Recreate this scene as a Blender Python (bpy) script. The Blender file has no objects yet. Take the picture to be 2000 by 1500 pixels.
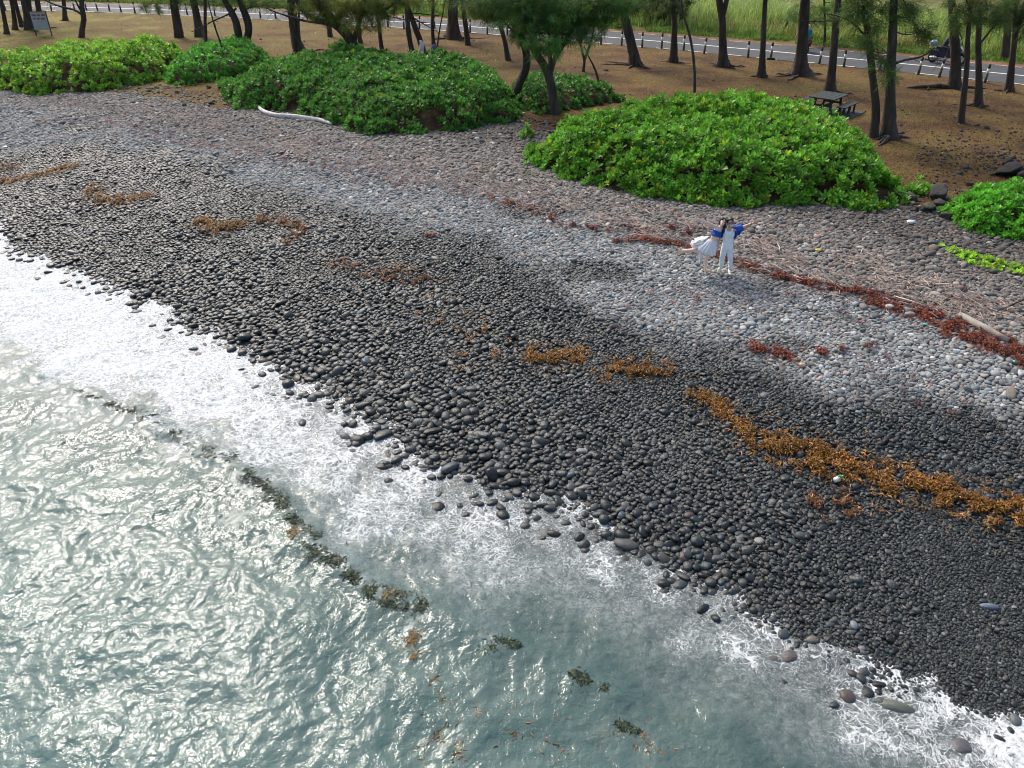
import bpy, math, random
import numpy as np
from mathutils import Vector, Matrix, Euler

# ------------------------------------------------------------------ camera, light, exposure
scene = bpy.context.scene
col = scene.collection
F_PX, PITCH, CAM_H = 1540.0, math.radians(31.5), 11.3      # 2000 px wide picture
cam_d = bpy.data.cameras.new("camera")
cam = bpy.data.objects.new("camera", cam_d); col.objects.link(cam)
cam.location = (0, 0, CAM_H)
cam.rotation_euler = (math.radians(90) - PITCH, 0, 0)
cam_d.sensor_fit = 'HORIZONTAL'; cam_d.sensor_width = 36.0
cam_d.lens = 36.0 * F_PX / 2000.0
cam_d.clip_start = 0.2; cam_d.clip_end = 2000
scene.camera = cam

SUN_AZ, SUN_EL = math.radians(-33), math.radians(44)       # azimuth from +Y towards +X
world = bpy.data.worlds.new("World"); scene.world = world; world.use_nodes = True
wn = world.node_tree.nodes; wl = world.node_tree.links; wn.clear()
wo = wn.new('ShaderNodeOutputWorld'); bg = wn.new('ShaderNodeBackground'); sky = wn.new('ShaderNodeTexSky')
sky.sky_type = 'NISHITA'; sky.sun_disc = False
sky.sun_elevation = SUN_EL; sky.sun_rotation = SUN_AZ
sky.dust_density = 4.0; sky.ozone_density = 1.0; sky.air_density = 1.0
bg.inputs['Strength'].default_value = 0.12
wl.new(sky.outputs[0], bg.inputs[0]); wl.new(bg.outputs[0], wo.inputs[0])
sd = bpy.data.lights.new("sun", 'SUN'); sun = bpy.data.objects.new("sun", sd); col.objects.link(sun)
sd.energy = 1.5; sd.angle = math.radians(15); sd.color = (1.0, 0.95, 0.87)
sdir = Vector((math.sin(SUN_AZ) * math.cos(SUN_EL), math.cos(SUN_AZ) * math.cos(SUN_EL), math.sin(SUN_EL)))
sun.rotation_euler = (-sdir).to_track_quat('-Z', 'Y').to_euler()
sun.location = sdir * 60
scene.view_settings.view_transform = 'Standard'; scene.view_settings.look = 'None'
scene.view_settings.gamma = 1.0; scene.view_settings.use_curve_mapping = False
scene.view_settings.exposure = 0.95
scene.cycles.filter_width = 1.05

# ------------------------------------------------------------------ helpers
rng = np.random.default_rng(11)
random.seed(5)
CP, SP = math.cos(PITCH), math.sin(PITCH)

def rays(px, py):
    u = (np.asarray(px, float) - 1000) / F_PX; v = (750 - np.asarray(py, float)) / F_PX
    return u, CP + v * SP, -SP + v * CP
def proj(P):
    P = np.asarray(P, float); x, y, z = P[..., 0], P[..., 1], P[..., 2] - CAM_H
    d = y * CP - z * SP; w = y * SP + z * CP
    d = np.where(d < 0.3, 0.3, d)
    return 1000 + F_PX * x / d, 750 - F_PX * w / d, d
def at_z(px, py, z):
    a, b, c = rays(px, py); t = (z - CAM_H) / c
    return a * t, b * t
def at_y(px, py, Y):                       # the point of that line of sight at distance Y
    a, b, c = rays(px, py); t = Y / b
    return np.array([a * t, Y + 0 * t, CAM_H + c * t])
def inview(P, m=160):
    x, y, d = proj(P)
    return (x > -m) & (x < 2000 + m) & (y > -m) & (y < 1500 + m) & (d > 0.5)

def _grad(seed):
    r = np.random.default_rng(seed); p = r.permutation(256); p = np.concatenate([p, p]); a = r.uniform(0, 2 * np.pi, 256)
    return p, np.cos(a), np.sin(a)
_gc = {}
def perlin(x, y, seed=0):
    if seed not in _gc: _gc[seed] = _grad(seed)
    p, gx, gy = _gc[seed]
    x = np.asarray(x, float); y = np.asarray(y, float)
    xi = np.floor(x).astype(int); yi = np.floor(y).astype(int); xf = x - xi; yf = y - yi
    u = xf ** 3 * (xf * (xf * 6 - 15) + 10); v = yf ** 3 * (yf * (yf * 6 - 15) + 10)
    def g(ix, iy, dx, dy):
        h = p[p[ix & 255] + (iy & 255)]; return gx[h] * dx + gy[h] * dy
    a = g(xi, yi, xf, yf); b = g(xi + 1, yi, xf - 1, yf); c = g(xi, yi + 1, xf, yf - 1); d = g(xi + 1, yi + 1, xf - 1, yf - 1)
    return (a + u * (b - a)) * (1 - v) + (c + u * (d - c)) * v
def fbm(x, y, o=3, seed=0):
    r = 0; a = 1.0; f = 1.0
    for i in range(o):
        r = r + a * perlin(x * f, y * f, seed + i); a *= .5; f *= 2.03
    return r
def sstep(a, b, x):
    t = np.clip((x - a) / (b - a), 0, 1); return t * t * (3 - 2 * t)

# shoreline and ground
SH = np.array([(-70, 64), (-45, 47.5), (-21.1, 31.2), (-19.2, 28.6), (-15.1, 25.9), (-11.1, 23.0), (-7.7, 20.1), (-5, 18.0), (-3, 15.9), (-1.2, 14.4), (.9, 13.4), (2.1, 12.6), (2.8, 11.8),
               (3.9, 10.8), (4.6, 9.9), (5.3, 9.2), (6.4, 8.6), (7.5, 8.1), (8.1, 7.8), (14, 4.6), (40, -10), (80, -32)])
_sx = np.linspace(-70, 80, 3001); _sy = np.interp(_sx, SH[:, 0], SH[:, 1])
_k = np.exp(-np.linspace(-2, 2, 41) ** 2); _k /= _k.sum()
_sy = np.convolve(np.pad(_sy, 20, mode='edge'), _k, 'valid')
def shore_s(x, y): return (y - np.interp(x, _sx, _sy)) * 0.79
HS = np.array([(-60, -6), (-20, -2.6), (-8, -1.25), (-4, -.68), (-2, -.36), (0, 0), (2, .36), (4, .74), (6, 1.1), (8, 1.42), (10.5, 1.75), (13, 2.02), (17, 2.3), (24, 2.5), (400, 2.5)])
def gz(x, y):
    s = shore_s(x, y)
    z = np.interp(s, HS[:, 0], HS[:, 1])
    b = sstep(-1, 3, s) * (1 - sstep(9, 13, s))
    z = z + b * 0.16 * perlin(x * .28, y * .28, 91) + b * 0.05 * perlin(x * .9, y * .9, 92)
    return z + 0.06 * sstep(16, 20, s) * (1 - sstep(30, 34, s)) * perlin(x * .3, y * .3, 93)
def ground(px, py, zoff=0.0):
    z = np.full(np.shape(px), 1.8)
    for i in range(60):
        x, y = at_z(px, py, z); z = .5 * z + .5 * (gz(x, y) + zoff)
    return np.array([x, y, z])
def line_px(pts):
    a = np.array(pts, float); g = ground(a[:, 0], a[:, 1]); o = np.argsort(g[0]); return g[0][o], g[1][o]
def side(line, x, y):                      # signed distance inland of a line
    lx, ly = line; Y = np.interp(x, lx, ly)
    Y = Y + np.where(x < lx[0], (x - lx[0]) * -.7, 0) + np.where(x > lx[-1], (x - lx[-1]) * -.7, 0)
    return (y - Y) * .79
def poly_dist(poly, x, y):                 # signed: >0 inside
    poly = np.asarray(poly, float); x = np.asarray(x, float); y = np.asarray(y, float)
    ins = np.zeros(x.shape, bool); dm = np.full(x.shape, 1e9)
    n = len(poly)
    for i in range(n):
        x0, y0 = poly[i]; x1, y1 = poly[(i + 1) % n]
        cond = (y0 > y) != (y1 > y)
        with np.errstate(divide='ignore', invalid='ignore'):
            xc = (x1 - x0) * (y - y0) / (y1 - y0 + 1e-12) + x0
        ins ^= cond & (x < xc)
        L = (x1 - x0) ** 2 + (y1 - y0) ** 2 + 1e-12
        t = np.clip(((x - x0) * (x1 - x0) + (y - y0) * (y1 - y0)) / L, 0, 1)
        dm = np.minimum(dm, np.hypot(x - x0 - t * (x1 - x0), y - y0 - t * (y1 - y0)))
    return np.where(ins, dm, -dm)

# ---- mesh building
def mk(name, V, F, mat, parent=None, smooth=False, cols=None, fl=None, kind=None, matidx=None):
    V = np.ascontiguousarray(V, np.float32); me = bpy.data.meshes.new(name)
    if isinstance(F, np.ndarray):
        n, k = F.shape
        me.vertices.add(len(V)); me.vertices.foreach_set('co', V.ravel())
        me.loops.add(n * k); me.loops.foreach_set('vertex_index', np.ascontiguousarray(F, np.int32).ravel())
        me.polygons.add(n); me.polygons.foreach_set('loop_start', np.arange(0, n * k, k, dtype=np.int32))
        me.update(calc_edges=True)
    else:
        me.from_pydata(V.tolist(), [], F)
    if smooth: me.polygons.foreach_set('use_smooth', np.ones(len(me.polygons), bool))
    if cols is not None:
        a = me.attributes.new('Col', 'FLOAT_COLOR', 'POINT'); c = np.ones((len(V), 4), np.float32); c[:, :3] = cols; a.data.foreach_set('color', c.ravel())
    if fl:
        for k_, v_ in fl.items():
            a = me.attributes.new(k_, 'FLOAT', 'POINT'); a.data.foreach_set('value', np.ascontiguousarray(v_, np.float32))
    if mat is not None:
        for m_ in (mat if isinstance(mat, list) else [mat]): me.materials.append(m_)
    if matidx is not None: me.polygons.foreach_set('material_index', np.ascontiguousarray(matidx, np.int32))
    o = bpy.data.objects.new(name, me); col.objects.link(o)
    if parent is not None: o.parent = parent
    if kind: o['kind'] = kind
    return o
def tag(o, label=None, cat=None, group=None, kind=None):
    if label: o['label'] = label
    if cat: o['category'] = cat
    if group: o['group'] = group
    if kind: o['kind'] = kind
    return o
def empty(name, loc, label=None, cat=None, group=None, rz=0.0):
    o = bpy.data.objects.new(name, None); o.empty_display_size = .1; col.objects.link(o)
    o.location = [float(v) for v in loc]; o.rotation_euler = (0, 0, rz)
    return tag(o, label, cat, group)
def rotmats(e):                            # euler xyz (N,3) -> (N,3,3)
    cx, sx = np.cos(e[:, 0]), np.sin(e[:, 0]); cy, sy = np.cos(e[:, 1]), np.sin(e[:, 1]); cz, sz = np.cos(e[:, 2]), np.sin(e[:, 2])
    R = np.empty((len(e), 3, 3))
    R[:, 0, 0] = cy * cz; R[:, 0, 1] = sx * sy * cz - cx * sz; R[:, 0, 2] = cx * sy * cz + sx * sz
    R[:, 1, 0] = cy * sz; R[:, 1, 1] = sx * sy * sz + cx * cz; R[:, 1, 2] = cx * sy * sz - sx * cz
    R[:, 2, 0] = -sy; R[:, 2, 1] = sx * cy; R[:, 2, 2] = cx * cy
    return R
def frames(d):                             # z axis along d, random spin
    d = d / (np.linalg.norm(d, axis=1, keepdims=True) + 1e-9)
    r = rng.normal(size=d.shape); x = r - (r * d).sum(1, keepdims=True) * d; x /= np.linalg.norm(x, axis=1, keepdims=True) + 1e-9
    y = np.cross(d, x)
    return np.stack([x, y, d], axis=2)
def batch(Vb, Fb, R, T, S):                # copies of one shape
    V = np.einsum('nij,vj->nvi', R, Vb) * np.asarray(S).reshape(-1, 1, 1) + T[:, None, :]
    n, v = len(T), len(Vb)
    F = (Fb[None] + (np.arange(n) * v)[:, None, None]).reshape(-1, Fb.shape[1])
    return V.reshape(-1, 3), F

class MB:
    def __init__(s): s.v = []; s.f = []; s.n = 0
    def add(s, V, F):
        for f in F: s.f.append([i + s.n for i in f])
        s.v.extend([tuple(float(c) for c in p) for p in V]); s.n = len(s.v); return s
    def box(s, c, d, R=None):
        h = np.array(d) / 2; V = np.array([[x, y, z] for x in (-1, 1) for y in (-1, 1) for z in (-1, 1)], float) * h
        if R is not None: V = V @ np.asarray(R).T
        return s.add(V + np.array(c), [[0, 1, 3, 2], [4, 6, 7, 5], [0, 4, 5, 1], [2, 3, 7, 6], [0, 2, 6, 4], [1, 5, 7, 3]])
    def tube(s, P, r, n=8, caps=True, sq=1.0):
        P = np.array(P, float); m = len(P); r = np.broadcast_to(np.array(r, float), (m,))
        V = []; ref = None
        for i in range(m):
            d = P[min(i + 1, m - 1)] - P[max(i - 1, 0)]; d = d / (np.linalg.norm(d) + 1e-9)
            if ref is None: ref = np.array([1., 0, 0]) if abs(d[0]) < .8 else np.array([0, 1., 0])
            x = ref - d * (ref @ d); x /= np.linalg.norm(x) + 1e-9; ref = x; y = np.cross(d, x)
            for k in range(n):
                a = 2 * math.pi * k / n; V.append(P[i] + r[i] * (math.cos(a) * x + sq * math.sin(a) * y))
        F = [[i * n + k, i * n + (k + 1) % n, (i + 1) * n + (k + 1) % n, (i + 1) * n + k] for i in range(m - 1) for k in range(n)]
        if caps: F += [list(range(n))[::-1], list(range((m - 1) * n, m * n))]
        return s.add(V, F)
    def ell(s, c, r, R=None, seg=12, rings=8):
        V = []; r = np.broadcast_to(np.array(r, float), (3,))
        for i in range(1, rings):
            t = math.pi * i / rings
            for k in range(seg):
                a = 2 * math.pi * k / seg; V.append([math.sin(t) * math.cos(a), math.sin(t) * math.sin(a), math.cos(t)])
        V += [[0, 0, 1], [0, 0, -1]]; V = np.array(V) * r
        if R is not None: V = V @ np.asarray(R).T
        m = rings - 1; t_, b_ = m * seg, m * seg + 1
        F = [[i * seg + k, (i + 1) * seg + k, (i + 1) * seg + (k + 1) % seg, i * seg + (k + 1) % seg] for i in range(m - 1) for k in range(seg)]
        F += [[t_, k, (k + 1) % seg] for k in range(seg)] + [[b_, (m - 1) * seg + (k + 1) % seg, (m - 1) * seg + k] for k in range(seg)]
        return s.add(V + np.array(c), F)
    def cap(s, a, b, ra, rb=None, n=12):     # capsule
        rb = ra if rb is None else rb; a = np.array(a, float); b = np.array(b, float)
        s.tube([a, b], [ra, rb], n); s.ell(a, ra, None, n, 8); return s.ell(b, rb, None, n, 8)
    def prism(s, pts, y0, y1, t0=1.0, t1=1.0): # outline in x,z between two y, each side scaled about its centre
        pts = np.array(pts, float); c = pts.mean(0); n = len(pts); V = []
        for y, t in ((y0, t0), (y1, t1)):
            for p in pts: q = c + (p - c) * t; V.append([q[0], y, q[1]])
        return s.add(V, [list(range(n)), list(range(n, 2 * n))[::-1]] + [[(i + 1) % n, i, n + i, n + (i + 1) % n] for i in range(n)])
    def torus(s, c, R, r, n=20, m=8, axis='y'):
        V = []
        for i in range(n):
            a = 2 * math.pi * i / n
            for k in range(m):
                b = 2 * math.pi * k / m; q = R + r * math.cos(b); w = r * math.sin(b)
                V.append({'y': [q * math.cos(a), w, q * math.sin(a)], 'z': [q * math.cos(a), q * math.sin(a), w], 'x': [w, q * math.cos(a), q * math.sin(a)]}[axis])
        return s.add(np.array(V) + np.array(c), [[i * m + k, ((i + 1) % n) * m + k, ((i + 1) % n) * m + (k + 1) % m, i * m + (k + 1) % m] for i in range(n) for k in range(m)])
    def build(s, name, mat, parent=None, smooth=False, world=False, bevel=0.0, voxel=0.0, smit=4, solid=0.0):
        V = np.array(s.v, float)
        if world and parent is not None: V = V - np.array(parent.matrix_basis.translation)
        o = mk(name, V, s.f, mat, parent, smooth)
        if voxel:
            m = o.modifiers.new('r', 'REMESH'); m.mode = 'VOXEL'; m.voxel_size = voxel; m.use_smooth_shade = True
            m = o.modifiers.new('s', 'SMOOTH'); m.iterations = smit; m.factor = .5
        if bevel:
            m = o.modifiers.new('b', 'BEVEL'); m.width = bevel; m.segments = 2; m.limit_method = 'ANGLE'
        if solid:
            m = o.modifiers.new('t', 'SOLIDIFY'); m.thickness = solid
        return o

# ---- materials
def newmat(name):
    m = bpy.data.materials.new(name); m.use_nodes = True; n = m.node_tree.nodes; n.clear()
    return m, n, m.node_tree.links, n.new('ShaderNodeOutputMaterial')
def pm(name, c, rough=.6, var=.25, scale=8.0, bump=.2, bscale=None, metal=0.0, spec=.5, c2=None, stretch=(1, 1, 1), trans=0.0, coat=0.0, bdist=.01):
    m, n, l, out = newmat(name)
    b = n.new('ShaderNodeBsdfPrincipled'); tc = n.new('ShaderNodeTexCoord'); mp = n.new('ShaderNodeMapping'); mp.inputs['Scale'].default_value = stretch
    l.new(tc.outputs['Object'], mp.inputs[0])
    nz = n.new('ShaderNodeTexNoise'); nz.inputs['Scale'].default_value = scale; nz.inputs['Detail'].default_value = 6; l.new(mp.outputs[0], nz.inputs['Vector'])
    rp = n.new('ShaderNodeValToRGB'); c = np.array(c, float); d = np.array(c2, float) if c2 is not None else c * (1 - var)
    e = c if c2 is not None else np.minimum(c * (1 + var), .9)
    rp.color_ramp.elements[0].position = .32; rp.color_ramp.elements[1].position = .68
    rp.color_ramp.elements[0].color = (*d, 1); rp.color_ramp.elements[1].color = (*e, 1)
    l.new(nz.outputs[0], rp.inputs[0]); l.new(rp.outputs[0], b.inputs['Base Color'])
    b.inputs['Roughness'].default_value = rough; b.inputs['Metallic'].default_value = metal; b.inputs['Specular IOR Level'].default_value = spec
    b.inputs['Coat Weight'].default_value = coat
    if bump:
        n2 = n.new('ShaderNodeTexNoise'); n2.inputs['Scale'].default_value = bscale or scale * 4; n2.inputs['Detail'].default_value = 5; l.new(mp.outputs[0], n2.inputs['Vector'])
        bp = n.new('ShaderNodeBump'); bp.inputs['Strength'].default_value = bump; bp.inputs['Distance'].default_value = bdist
        l.new(n2.outputs[0], bp.inputs['Height']); l.new(bp.outputs[0], b.inputs['Normal'])
    if trans:
        tr = n.new('ShaderNodeBsdfTranslucent'); l.new(rp.outputs[0], tr.inputs[0]); mx = n.new('ShaderNodeMixShader'); mx.inputs[0].default_value = trans
        l.new(b.outputs[0], mx.inputs[1]); l.new(tr.outputs[0], mx.inputs[2]); l.new(mx.outputs[0], out.inputs[0])
    else: l.new(b.outputs[0], out.inputs[0])
    return m
def leafmat(name, rough=.4, trans=.3, spec=.5, gain=1.0):
    m, n, l, out = newmat(name)
    a = n.new('ShaderNodeAttribute'); a.attribute_name = 'Col'
    nz = n.new('ShaderNodeTexNoise'); nz.inputs['Scale'].default_value = 1.3; nz.inputs['Detail'].default_value = 3
    g = n.new('ShaderNodeNewGeometry'); l.new(g.outputs['Position'], nz.inputs['Vector'])
    mr = n.new('ShaderNodeMapRange'); mr.inputs[1].default_value = .3; mr.inputs[2].default_value = .7; mr.inputs[3].default_value = .72 * gain; mr.inputs[4].default_value = 1.25 * gain
    l.new(nz.outputs[0], mr.inputs[0])
    mu = n.new('ShaderNodeVectorMath'); mu.operation = 'SCALE'; l.new(a.outputs['Color'], mu.inputs[0]); l.new(mr.outputs[0], mu.inputs['Scale'])
    b = n.new('ShaderNodeBsdfPrincipled'); l.new(mu.outputs[0], b.inputs['Base Color']); b.inputs['Roughness'].default_value = rough; b.inputs['Specular IOR Level'].default_value = spec
    tr = n.new('ShaderNodeBsdfTranslucent'); l.new(mu.outputs[0], tr.inputs[0])
    mx = n.new('ShaderNodeMixShader'); mx.inputs[0].default_value = trans
    l.new(b.outputs[0], mx.inputs[1]); l.new(tr.outputs[0], mx.inputs[2]); l.new(mx.outputs[0], out.inputs[0])
    return m
# ------------------------------------------------------------------ zones of the beach
LU = line_px([(-60, 180), (0, 180), (250, 187), (330, 202), (450, 216), (520, 226), (700, 240), (1000, 234), (1040, 262), (1300, 335), (1600, 375), (1760, 396), (1850, 430), (1900, 432), (2060, 405)])
D0 = line_px([(-60, 290), (0, 288), (200, 275), (400, 325), (600, 395), (800, 445), (950, 485), (1080, 545), (1180, 615), (1260, 665), (1350, 690), (1500, 700), (1600, 735), (1750, 765), (2050, 830)])
D1 = line_px([(-60, 205), (0, 210), (400, 290), (700, 335), (1000, 400), (1300, 495), (1500, 555), (1800, 640), (2050, 745)])
SZP = np.array([(100, 230, .15), (500, 280, .155), (900, 300, .165), (1300, 430, .14), (1700, 460, .15), (1950, 560, .15), (100, 320, .13), (300, 430, .135), (500, 400, .12), (700, 420, .13), (900, 470, .115),
    (1100, 560, .11), (1300, 560, .11), (1500, 620, .115), (1800, 700, .12), (1950, 720, .13), (600, 560, .14), (450, 620, .215), (600, 700, .23), (800, 800, .21), (850, 640, .16), (1000, 700, .15), (1000, 900, .19),
    (1150, 960, .18), (1100, 780, .13), (1250, 740, .085), (1300, 840, .13), (1500, 950, .13), (1600, 800, .12), (1900, 850, .10), (1400, 1050, .165), (1500, 1150, .12), (1700, 1050, .09), (1700, 1200, .08),
    (1900, 1150, .062), (1950, 1300, .06), (1800, 1300, .062), (1600, 1250, .09), (1300, 1150, .2), (700, 900, .24), (1700, 1450, .22), (1200, 1350, .24), (300, 600, .22), (100, 500, .175)], float)
_szw = ground(SZP[:, 0], SZP[:, 1])
def stone_size(x, y):
    num = 0; den = 0
    for i in range(len(SZP)):
        w = 1.0 / ((x - _szw[0][i]) ** 2 + (y - _szw[1][i]) ** 2 + .15) ** 1.6; num = num + w * SZP[i, 2]; den = den + w
    return .91 * num / den * (1 + .35 * perlin(x * .55, y * .55, 51))
def wetness(x, y):
    d = side(D0, x, y)
    w = 1 - sstep(-.9, .9, d + 1.3 * perlin(x * .35, y * .35, 21) + .5 * perlin(x * 1.1, y * 1.1, 22))
    s = shore_s(x, y)
    cres = sstep(.12, .34, perlin(x * .30 + y * .1, y * .42, 23)) * (1 - sstep(.3, 2.0, side(D1, x, y)))
    return np.clip(np.maximum(w, .75 * cres), 0, 1)

# ------------------------------------------------------------------ road line (near edge), fitted to the photograph
_np = [(0, 20), (200, 23), (420, 32), (700, 49), (900, 67), (1150, 84), (1500, 111), (1700, 134), (1800, 148), (2000, 167)]
_r = np.array(_np, float); _g = ground(_r[:, 0], _r[:, 1])
_pf = np.polyfit(_g[0], _g[1], 2)
_rx = np.concatenate([np.linspace(-130, 70, 401)])
def road_y(x):
    y0 = np.polyval(_pf, x); a, b = -60, 36
    ya = np.polyval(_pf, a) + (x - a) * np.polyval(np.polyder(_pf), a); yb = np.polyval(_pf, b) + (x - b) * np.polyval(np.polyder(_pf), b)
    return np.where(x < a, ya, np.where(x > b, yb, y0))
_ry = road_y(_rx); _tx = np.gradient(_rx); _ty = np.gradient(_ry); _tl = np.hypot(_tx, _ty); _nx, _ny = -_ty / _tl, _tx / _tl
RW = 6.3
def road_off(x, y):                        # distance beyond the near edge
    sl = np.gradient(_ry, _rx); return (y - np.interp(x, _rx, _ry)) / np.sqrt(1 + np.interp(x, _rx, sl) ** 2)
def road_strip(o0, o1, i0=0, i1=None, z=0.0):
    sl = slice(i0, i1); X0 = _rx[sl] + _nx[sl] * o0; Y0 = _ry[sl] + _ny[sl] * o0; X1 = _rx[sl] + _nx[sl] * o1; Y1 = _ry[sl] + _ny[sl] * o1
    n = len(X0); V = np.concatenate([np.stack([X0, Y0, np.full(n, z)], 1), np.stack([X1, Y1, np.full(n, z)], 1)])
    F = np.array([[i, i + 1, n + i + 1, n + i] for i in range(n - 1)]); return V, F

# ------------------------------------------------------------------ ground sheet
def ax(lo, a, b, hi, st):
    return np.concatenate([np.linspace(lo, a, 24)[:-1], np.arange(a, b, st), np.linspace(b, hi, 24)])
gx_, gy_ = ax(-500, -60, 45, 500, .42), ax(-160, -4, 92, 900, .42)
GX, GY = np.meshgrid(gx_, gy_); GZ = gz(GX, GY); gs = shore_s(GX, GY); glu = side(LU, GX, GY); gro = road_off(GX, GY)
nx_ = len(gx_); idx = np.arange(GX.size).reshape(GX.shape)
FF = np.stack([idx[:-1, :-1], idx[:-1, 1:], idx[1:, 1:], idx[1:, :-1]], -1).reshape(-1, 4)
fc = lambda A: A.ravel()[FF].mean(1)
fs, fl_, fr = fc(gs), fc(glu), fc(gro)
GV = np.stack([GX, GY, GZ], -1).reshape(-1, 3)
def sub(mask, name, mat):
    F = FF[mask]; u, inv = np.unique(F, return_inverse=True)
    return tag(mk(name, GV[u], inv.reshape(-1, 4), mat, smooth=True), kind='structure')

def groundmat(name, stops, sc=.22, fine=9.0, bump=.6, grad=0.0):
    m, n, l, out = newmat(name); b = n.new('ShaderNodeBsdfPrincipled'); g = n.new('ShaderNodeNewGeometry')
    nz = n.new('ShaderNodeTexNoise'); nz.inputs['Scale'].default_value = sc; nz.inputs['Detail'].default_value = 7; nz.inputs['Roughness'].default_value = .68
    l.new(g.outputs['Position'], nz.inputs['Vector'])
    src = nz.outputs[0]
    if grad:
        sx = n.new('ShaderNodeSeparateXYZ'); l.new(g.outputs['Position'], sx.inputs[0]); mr = n.new('ShaderNodeMapRange')
        mr.inputs[1].default_value = -38; mr.inputs[2].default_value = -8; mr.inputs[3].default_value = grad; mr.inputs[4].default_value = -.04; l.new(sx.outputs[0], mr.inputs[0])
        ad = n.new('ShaderNodeMath'); l.new(src, ad.inputs[0]); l.new(mr.outputs[0], ad.inputs[1]); src = ad.outputs[0]
    rp = n.new('ShaderNodeValToRGB'); el = rp.color_ramp.elements
    while len(el) < len(stops): el.new(.5)
    for e, (p, c) in zip(el, stops): e.position = p; e.color = (*c, 1)
    l.new(src, rp.inputs[0])
    n2 = n.new('ShaderNodeTexNoise'); n2.inputs['Scale'].default_value = fine; n2.inputs['Detail'].default_value = 6; n2.inputs['Roughness'].default_value = .75; l.new(g.outputs['Position'], n2.inputs['Vector'])
    mr2 = n.new('ShaderNodeMapRange'); mr2.inputs[1].default_value = .3; mr2.inputs[2].default_value = .7; mr2.inputs[3].default_value = .42; mr2.inputs[4].default_value = 1.55; l.new(n2.outputs[0], mr2.inputs[0])
    vm = n.new('ShaderNodeVectorMath'); vm.operation = 'SCALE'; l.new(rp.outputs[0], vm.inputs[0]); l.new(mr2.outputs[0], vm.inputs['Scale'])
    l.new(vm.outputs[0], b.inputs['Base Color']); b.inputs['Roughness'].default_value = .95; b.inputs['Specular IOR Level'].default_value = .15
    bp = n.new('ShaderNodeBump'); bp.inputs['Strength'].default_value = bump; bp.inputs['Distance'].default_value = .05; l.new(n2.outputs[0], bp.inputs['Height']); l.new(bp.outputs[0], b.inputs['Normal'])
    l.new(b.outputs[0], out.inputs[0]); return m
M_lawn = groundmat('dry_lawn', [(.28, (.048, .026, .014)), (.42, (.105, .060, .024)), (.52, (.140, .090, .030)), (.60, (.125, .095, .030)), (.72, (.20, .165, .042))], grad=.15, sc=.34)  # browns lowered to make up for weak crown shade
M_bed = groundmat('bed', [(.35, (.02, .021, .021)), (.65, (.045, .046, .045))], 1.2, 22)
M_sea = groundmat('seabed', [(.35, (.05, .06, .055)), (.65, (.11, .12, .11))], 1.2, 12)
M_field = groundmat('field', [(.35, (.07, .075, .02)), (.65, (.16, .15, .05))], .4, 6)
seabed = sub(fs < -.6, 'seabed', M_sea)
beach = sub((fs >= -.6) & (fl_ < 0), 'pebble_beach', M_bed)
lawn = sub((fs >= -.6) & (fl_ >= 0) & (fr < RW + .5), 'lawn', M_lawn)
field = sub((fl_ >= 0) & (fr >= RW + .5), 'field_ground', M_field)

# road, markings, shoulder
ZL = 2.5
M_road = pm('asphalt', (.052, .054, .057), .85, .18, .8, .25, 60, bdist=.006)
M_white = pm('road_paint', (.72, .72, .70), .7, .18, 5, .1)
M_dusty = pm('dusty_paint', (.50, .40, .28), .8, .35, 3, .1)
M_should = groundmat('shoulder', [(.35, (.16, .07, .04)), (.65, (.26, .15, .09))], .8, 12)
V, F = road_strip(0, RW, z=ZL + .016); road = tag(mk('road', V, F, M_road), kind='structure')
V, F = road_strip(3.0, 3.2, z=ZL + .021); mk('centre_line', V, F, M_white, road)
for k in range(64):
    i0 = 120 + k * 4
    if i0 + 4 > 400: break
    xs = np.linspace(_rx[i0], _rx[i0] + 1.15, 4)
    for o, m, nm in ((.10, M_white, 'near_edge_dash'), (RW - .25, M_dusty, 'far_edge_dash')):
        X = xs if o < 1 else xs + .7
        yy = np.interp(X, _rx, _ry); nx2 = np.interp(X, _rx, _nx); ny2 = np.interp(X, _rx, _ny)
        A = np.stack([X + nx2 * o, yy + ny2 * o, np.full(4, ZL + .021)], 1); B = np.stack([X + nx2 * (o + .13), yy + ny2 * (o + .13), np.full(4, ZL + .021)], 1)
        mk(nm, np.concatenate([A, B]), np.array([[i, i + 1, 5 + i, 4 + i] for i in range(3)]), m, road)
V, F = road_strip(RW, RW + 1.0, z=ZL + .010); tag(mk('road_shoulder', V, F, M_should), kind='structure')

# ------------------------------------------------------------------ pebbles
def ico(sub_):
    import bmesh
    bm = bmesh.new(); bmesh.ops.create_icosphere(bm, subdivisions=sub_, radius=1); V = np.array([v.co[:] for v in bm.verts]); F = np.array([[v.index for v in f.verts] for f in bm.faces]); bm.free(); return V, F
IV3, IF3 = ico(3); IV2, IF2 = ico(2)
def pebble_shape(k, V):
    r = np.random.default_rng(300 + k); q = V.copy()
    e = r.uniform(2.0, 2.9); q = np.sign(q) * np.abs(q) ** (2 / e) if k % 3 else q
    q /= np.linalg.norm(q, axis=1, keepdims=True) ** .75
    for j in range(3):
        d = r.normal(size=3); d /= np.linalg.norm(d); q *= (1 + r.uniform(.05, .14) * np.tanh(2 * (V @ d)))[:, None]
    if k % 2:
        d = r.normal(size=3); d /= np.linalg.norm(d); h = q @ d; q -= np.maximum(h - .62, 0)[:, None] * d * .8
    a = 1 + .05 * np.sin(V @ r.normal(size=3) * 3.1 + r.uniform(0, 6)); return q * a[:, None]
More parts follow.
